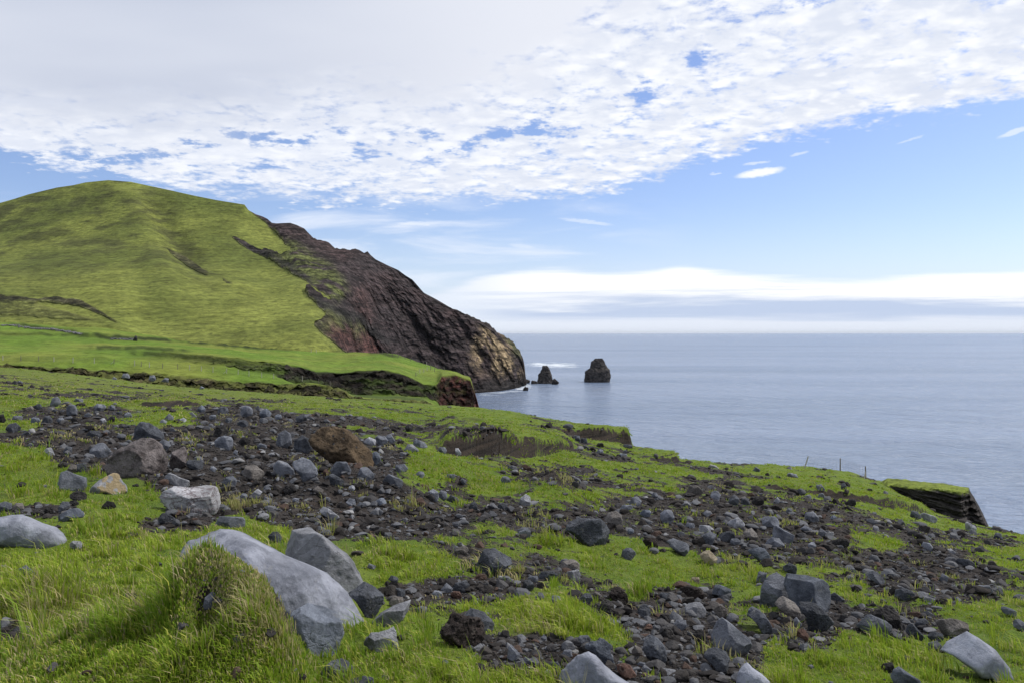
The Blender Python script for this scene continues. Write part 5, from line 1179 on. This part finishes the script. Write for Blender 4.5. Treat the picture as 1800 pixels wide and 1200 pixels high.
# ------------------------------------------------------------------ fences
def bar(bm, a, b_, r1, r2, seg_=6):
    a = Vector(a); b_ = Vector(b_); d_ = (b_-a).normalized(); u_ = d_.orthogonal().normalized(); v_ = d_.cross(u_)
    ra = [bm.verts.new(a+(u_*math.cos(q*2*math.pi/seg_)+v_*math.sin(q*2*math.pi/seg_))*r1) for q in range(seg_)]
    rb = [bm.verts.new(b_+(u_*math.cos(q*2*math.pi/seg_)+v_*math.sin(q*2*math.pi/seg_))*r2) for q in range(seg_)]
    for q in range(seg_): bm.faces.new([ra[q], ra[(q+1) % seg_], rb[(q+1) % seg_], rb[q]])
    bm.faces.new(ra[::-1]); bm.faces.new(rb)
def bm_obj(name, bm, mat, parent):
    me = bpy.data.meshes.new(name); bm.to_mesh(me); bm.free(); me.materials.append(mat)
    o = bpy.data.objects.new(name, me); COL.objects.link(o); o.parent = parent
    return o
def fence(label, posts, grid, hgt, nw, net=0, braces=(), rad=0.05, wr=0.004):
    """posts: (px, py of the foot, lean x, pale?)"""
    P3 = []
    for p in posts:
        Y = grid.hit(p[0], p[1]); z = grid.zat(p[0], Y); P3.append(Vector((Y*(p[0]-CX)/F, Y, z)))
    root = thing('wire_fence', P3[0], label, 'fence')
    tops = []
    for q, (p, v) in enumerate(zip(posts, P3)):
        bm = bmesh.new(); d_ = v-P3[0]
        hq = hgt*(0.92+0.16*((q*37) % 10)/10)
        tp = d_+Vector((p[2]*hq, 0, hq)); tops.append(tp)
        bar(bm, d_-Vector((0, 0, .4)), tp, rad*1.1, rad*0.9, 6)
        bm_obj('post', bm, POSTP_M if p[3] else POST_M, root)
    for (q, dx_, w_) in braces:
        bm = bmesh.new(); d_ = P3[q]-P3[0]
        bar(bm, d_+Vector((dx_, -0.15, -.1)), d_+(tops[q]-d_)*0.62, rad*w_, rad*w_*.9)
        bm_obj('brace', bm, POSTP_M, root)
    bm = bmesh.new()
    for q in range(len(P3)-1):
        a, b_ = P3[q]-P3[0], P3[q+1]-P3[0]; ta, tb = tops[q]-a, tops[q+1]-b_
        for k_ in range(nw):
            f_ = 0.18+0.78*k_/max(1, nw-1)
            bar(bm, a+ta*f_, b_+tb*f_, wr, wr, 4)
        for k_ in range(1, net):
            u_ = k_/net; bar(bm, a.lerp(b_, u_)+ta.lerp(tb, u_)*.1, a.lerp(b_, u_)+ta.lerp(tb, u_)*.96, wr*.8, wr*.8, 4)
    bm_obj('wire', bm, WIRE_M, root)
    return root
LF = [(15,248,0,1),(110,252,0,0),(203,253,.03,0),(284,257,0,1),(384,262,.05,1),(497,265,0,1),(600,268,.1,0),(710,278,0,1),(745,282,0,0),(788,285,0,1),(857,290,0,0),(938,295,-.04,0),(1000,300,0,1),(1062,305,0,1),(1123,312,0,1),(1195,318,0,1),(1256,323,0,1),(1313,332,0,1),(1380,340,0,1),(1443,345,0,1),(1512,350,0,0),(1594,358,0,1),(1680,368,.05,0),(1743,385,0,0)]
fence('long post and wire fence crossing the green pasture below the hill', [(x/3, 550+y/3, l, pl) for x, y, l, pl in LF], PAST, 1.25, 4, 0, ((6, -.8, .7), (15, -.8, .7)), rad=0.075, wr=0.009)
fence('short wire fence on the near side of the green headland above the gully', [(731,661,0,0),(738,656,0,1),(745,654,0,1),(751,651,0,1),(757,650,0,0),(764,653,0,0)], PAST, 1.25, 4, rad=0.085, wr=0.01)
fence('wire fence along the skyline of the green headland against the dark cliff', [(664,621,0,0),(672,622,0,0),(681,623,0,0),(690,626,0,0),(700,628,0,0),(712,631,0,0),(722,634,0,0),(733,637,0,0),(744,640,0,0),(750,641,0,1),(757,643,0,0),(765,646,0,0),(773,648,0,0),(781,650,0,0)], PAST, 1.2, 4, rad=0.10, wr=0.01)
fence('wire fence near the foot of the hill by the red cliff', [(533,614,.05,1),(540,616,.1,1),(547,619,0,1),(556,620,0,1)], PAST, 1.3, 3, rad=0.09, wr=0.01)
fence('broken wire mesh fence on the cliff top at right, one post leaning', [(1412,822,.42,1),(1477,826,0,0),(1522,841,-.03,0)], NEAR, 1.25, 6, 9, ((2, -.22, 1.0),), rad=0.06, wr=0.0075)

# ------------------------------------------------------------------ dry stone walls on the pasture
def stone_wall(label, pts, n, seed, h=0.5):
    r = np.random.default_rng(seed); a = np.array(pts, float); Vs, Fs, off = [], [], 0
    q = np.linspace(0, 1, n); kx = np.linspace(0, 1, len(a))
    px = np.interp(q, kx, a[:, 0]); py = np.interp(q, kx, a[:, 1])
    Y = np.array([PAST.hit(x, y) for x, y in zip(px, py)]); Y = gauss(Y, 2, 0)
    z = np.array([PAST.zat(x, y) for x, y in zip(px, Y)]); Xw = Y*(px-CX)/F
    V2_, F2_ = ICO[2]
    for i in range(n):
        for k_ in range(2):
            s_ = np.array([r.uniform(.3, .7), r.uniform(.3, .5), r.uniform(.14, .30)])
            v = V2_*(1+0.25*pn(V2_[:, 0]*2+i, V2_[:, 1]*2+k_, V2_[:, 2]*2))[:, None]*s_
            Vs.append(v+np.array([Xw[i]+r.normal(0, .25), Y[i]+r.normal(0, 1.1), z[i]+r.uniform(-.1, h*.7)])); Fs.append(F2_+off); off += len(V2_)
    org = np.array([Xw[0], Y[0], z[0]])
    o = mesh_np('stone_wall', np.concatenate(Vs)-org, np.concatenate(Fs), STACKG_M, False); o.location = org
    tag(o, label, 'wall', kind='thing')
STACKG_M = rock_mat('wall_stone', (0.05, 0.05, 0.052), (0.10, 0.10, 0.105), 0.3, scale=0.6)
stone_wall('tumbled stone wall nearest the foot of the hill at far left', [(-30,560),(10,562),(50,566),(95,571)], 60, 1)
stone_wall('tumbled stone wall bending downhill across the upper pasture', [(0,573),(25,572),(60,578),(90,579),(115,583),(140,588)], 80, 2)
stone_wall('short heap of wall stones beside the dark standing stump', [(198,596),(215,597),(232,597)], 26, 3)
o, _ = build_rock('standing_stone', [(233,598),(236,593),(239,588),(241,592),(242,598),(238,600)], 'k', 55, ground=PAST, sub=4)
tag(o, 'dark standing stump of rock on the upper pasture', 'standing stone')

# ------------------------------------------------------------------ sea air
def add_haze(density):
    bm = bmesh.new(); bmesh.ops.create_cube(bm, size=1.0)
    x0, x1, y0, y1, z0, z1 = -700000., 700000., -4000., 95000., SEA-8., 135.
    for v in bm.verts: v.co = (x0 if v.co.x < 0 else x1, y0 if v.co.y < 0 else y1, z0 if v.co.z < 0 else z1)
    me = bpy.data.meshes.new('haze'); bm.to_mesh(me); bm.free()
    o = bpy.data.objects.new('haze', me); COL.objects.link(o)
    m = bpy.data.materials.new('sea_air'); m.use_nodes = True; m.node_tree.nodes.clear(); t = NT(m.node_tree)
    pv = t.new('ShaderNodeVolumePrincipled', {'Color': (0.86, 0.92, 1.0), 'Density': density, 'Anisotropy': 0.0})
    out = t.new('ShaderNodeOutputMaterial'); t.l.new(pv.outputs[0], out.inputs['Volume'])
    me.materials.append(m); tag(o, kind='stuff')
if HAZE: add_haze(HAZE)
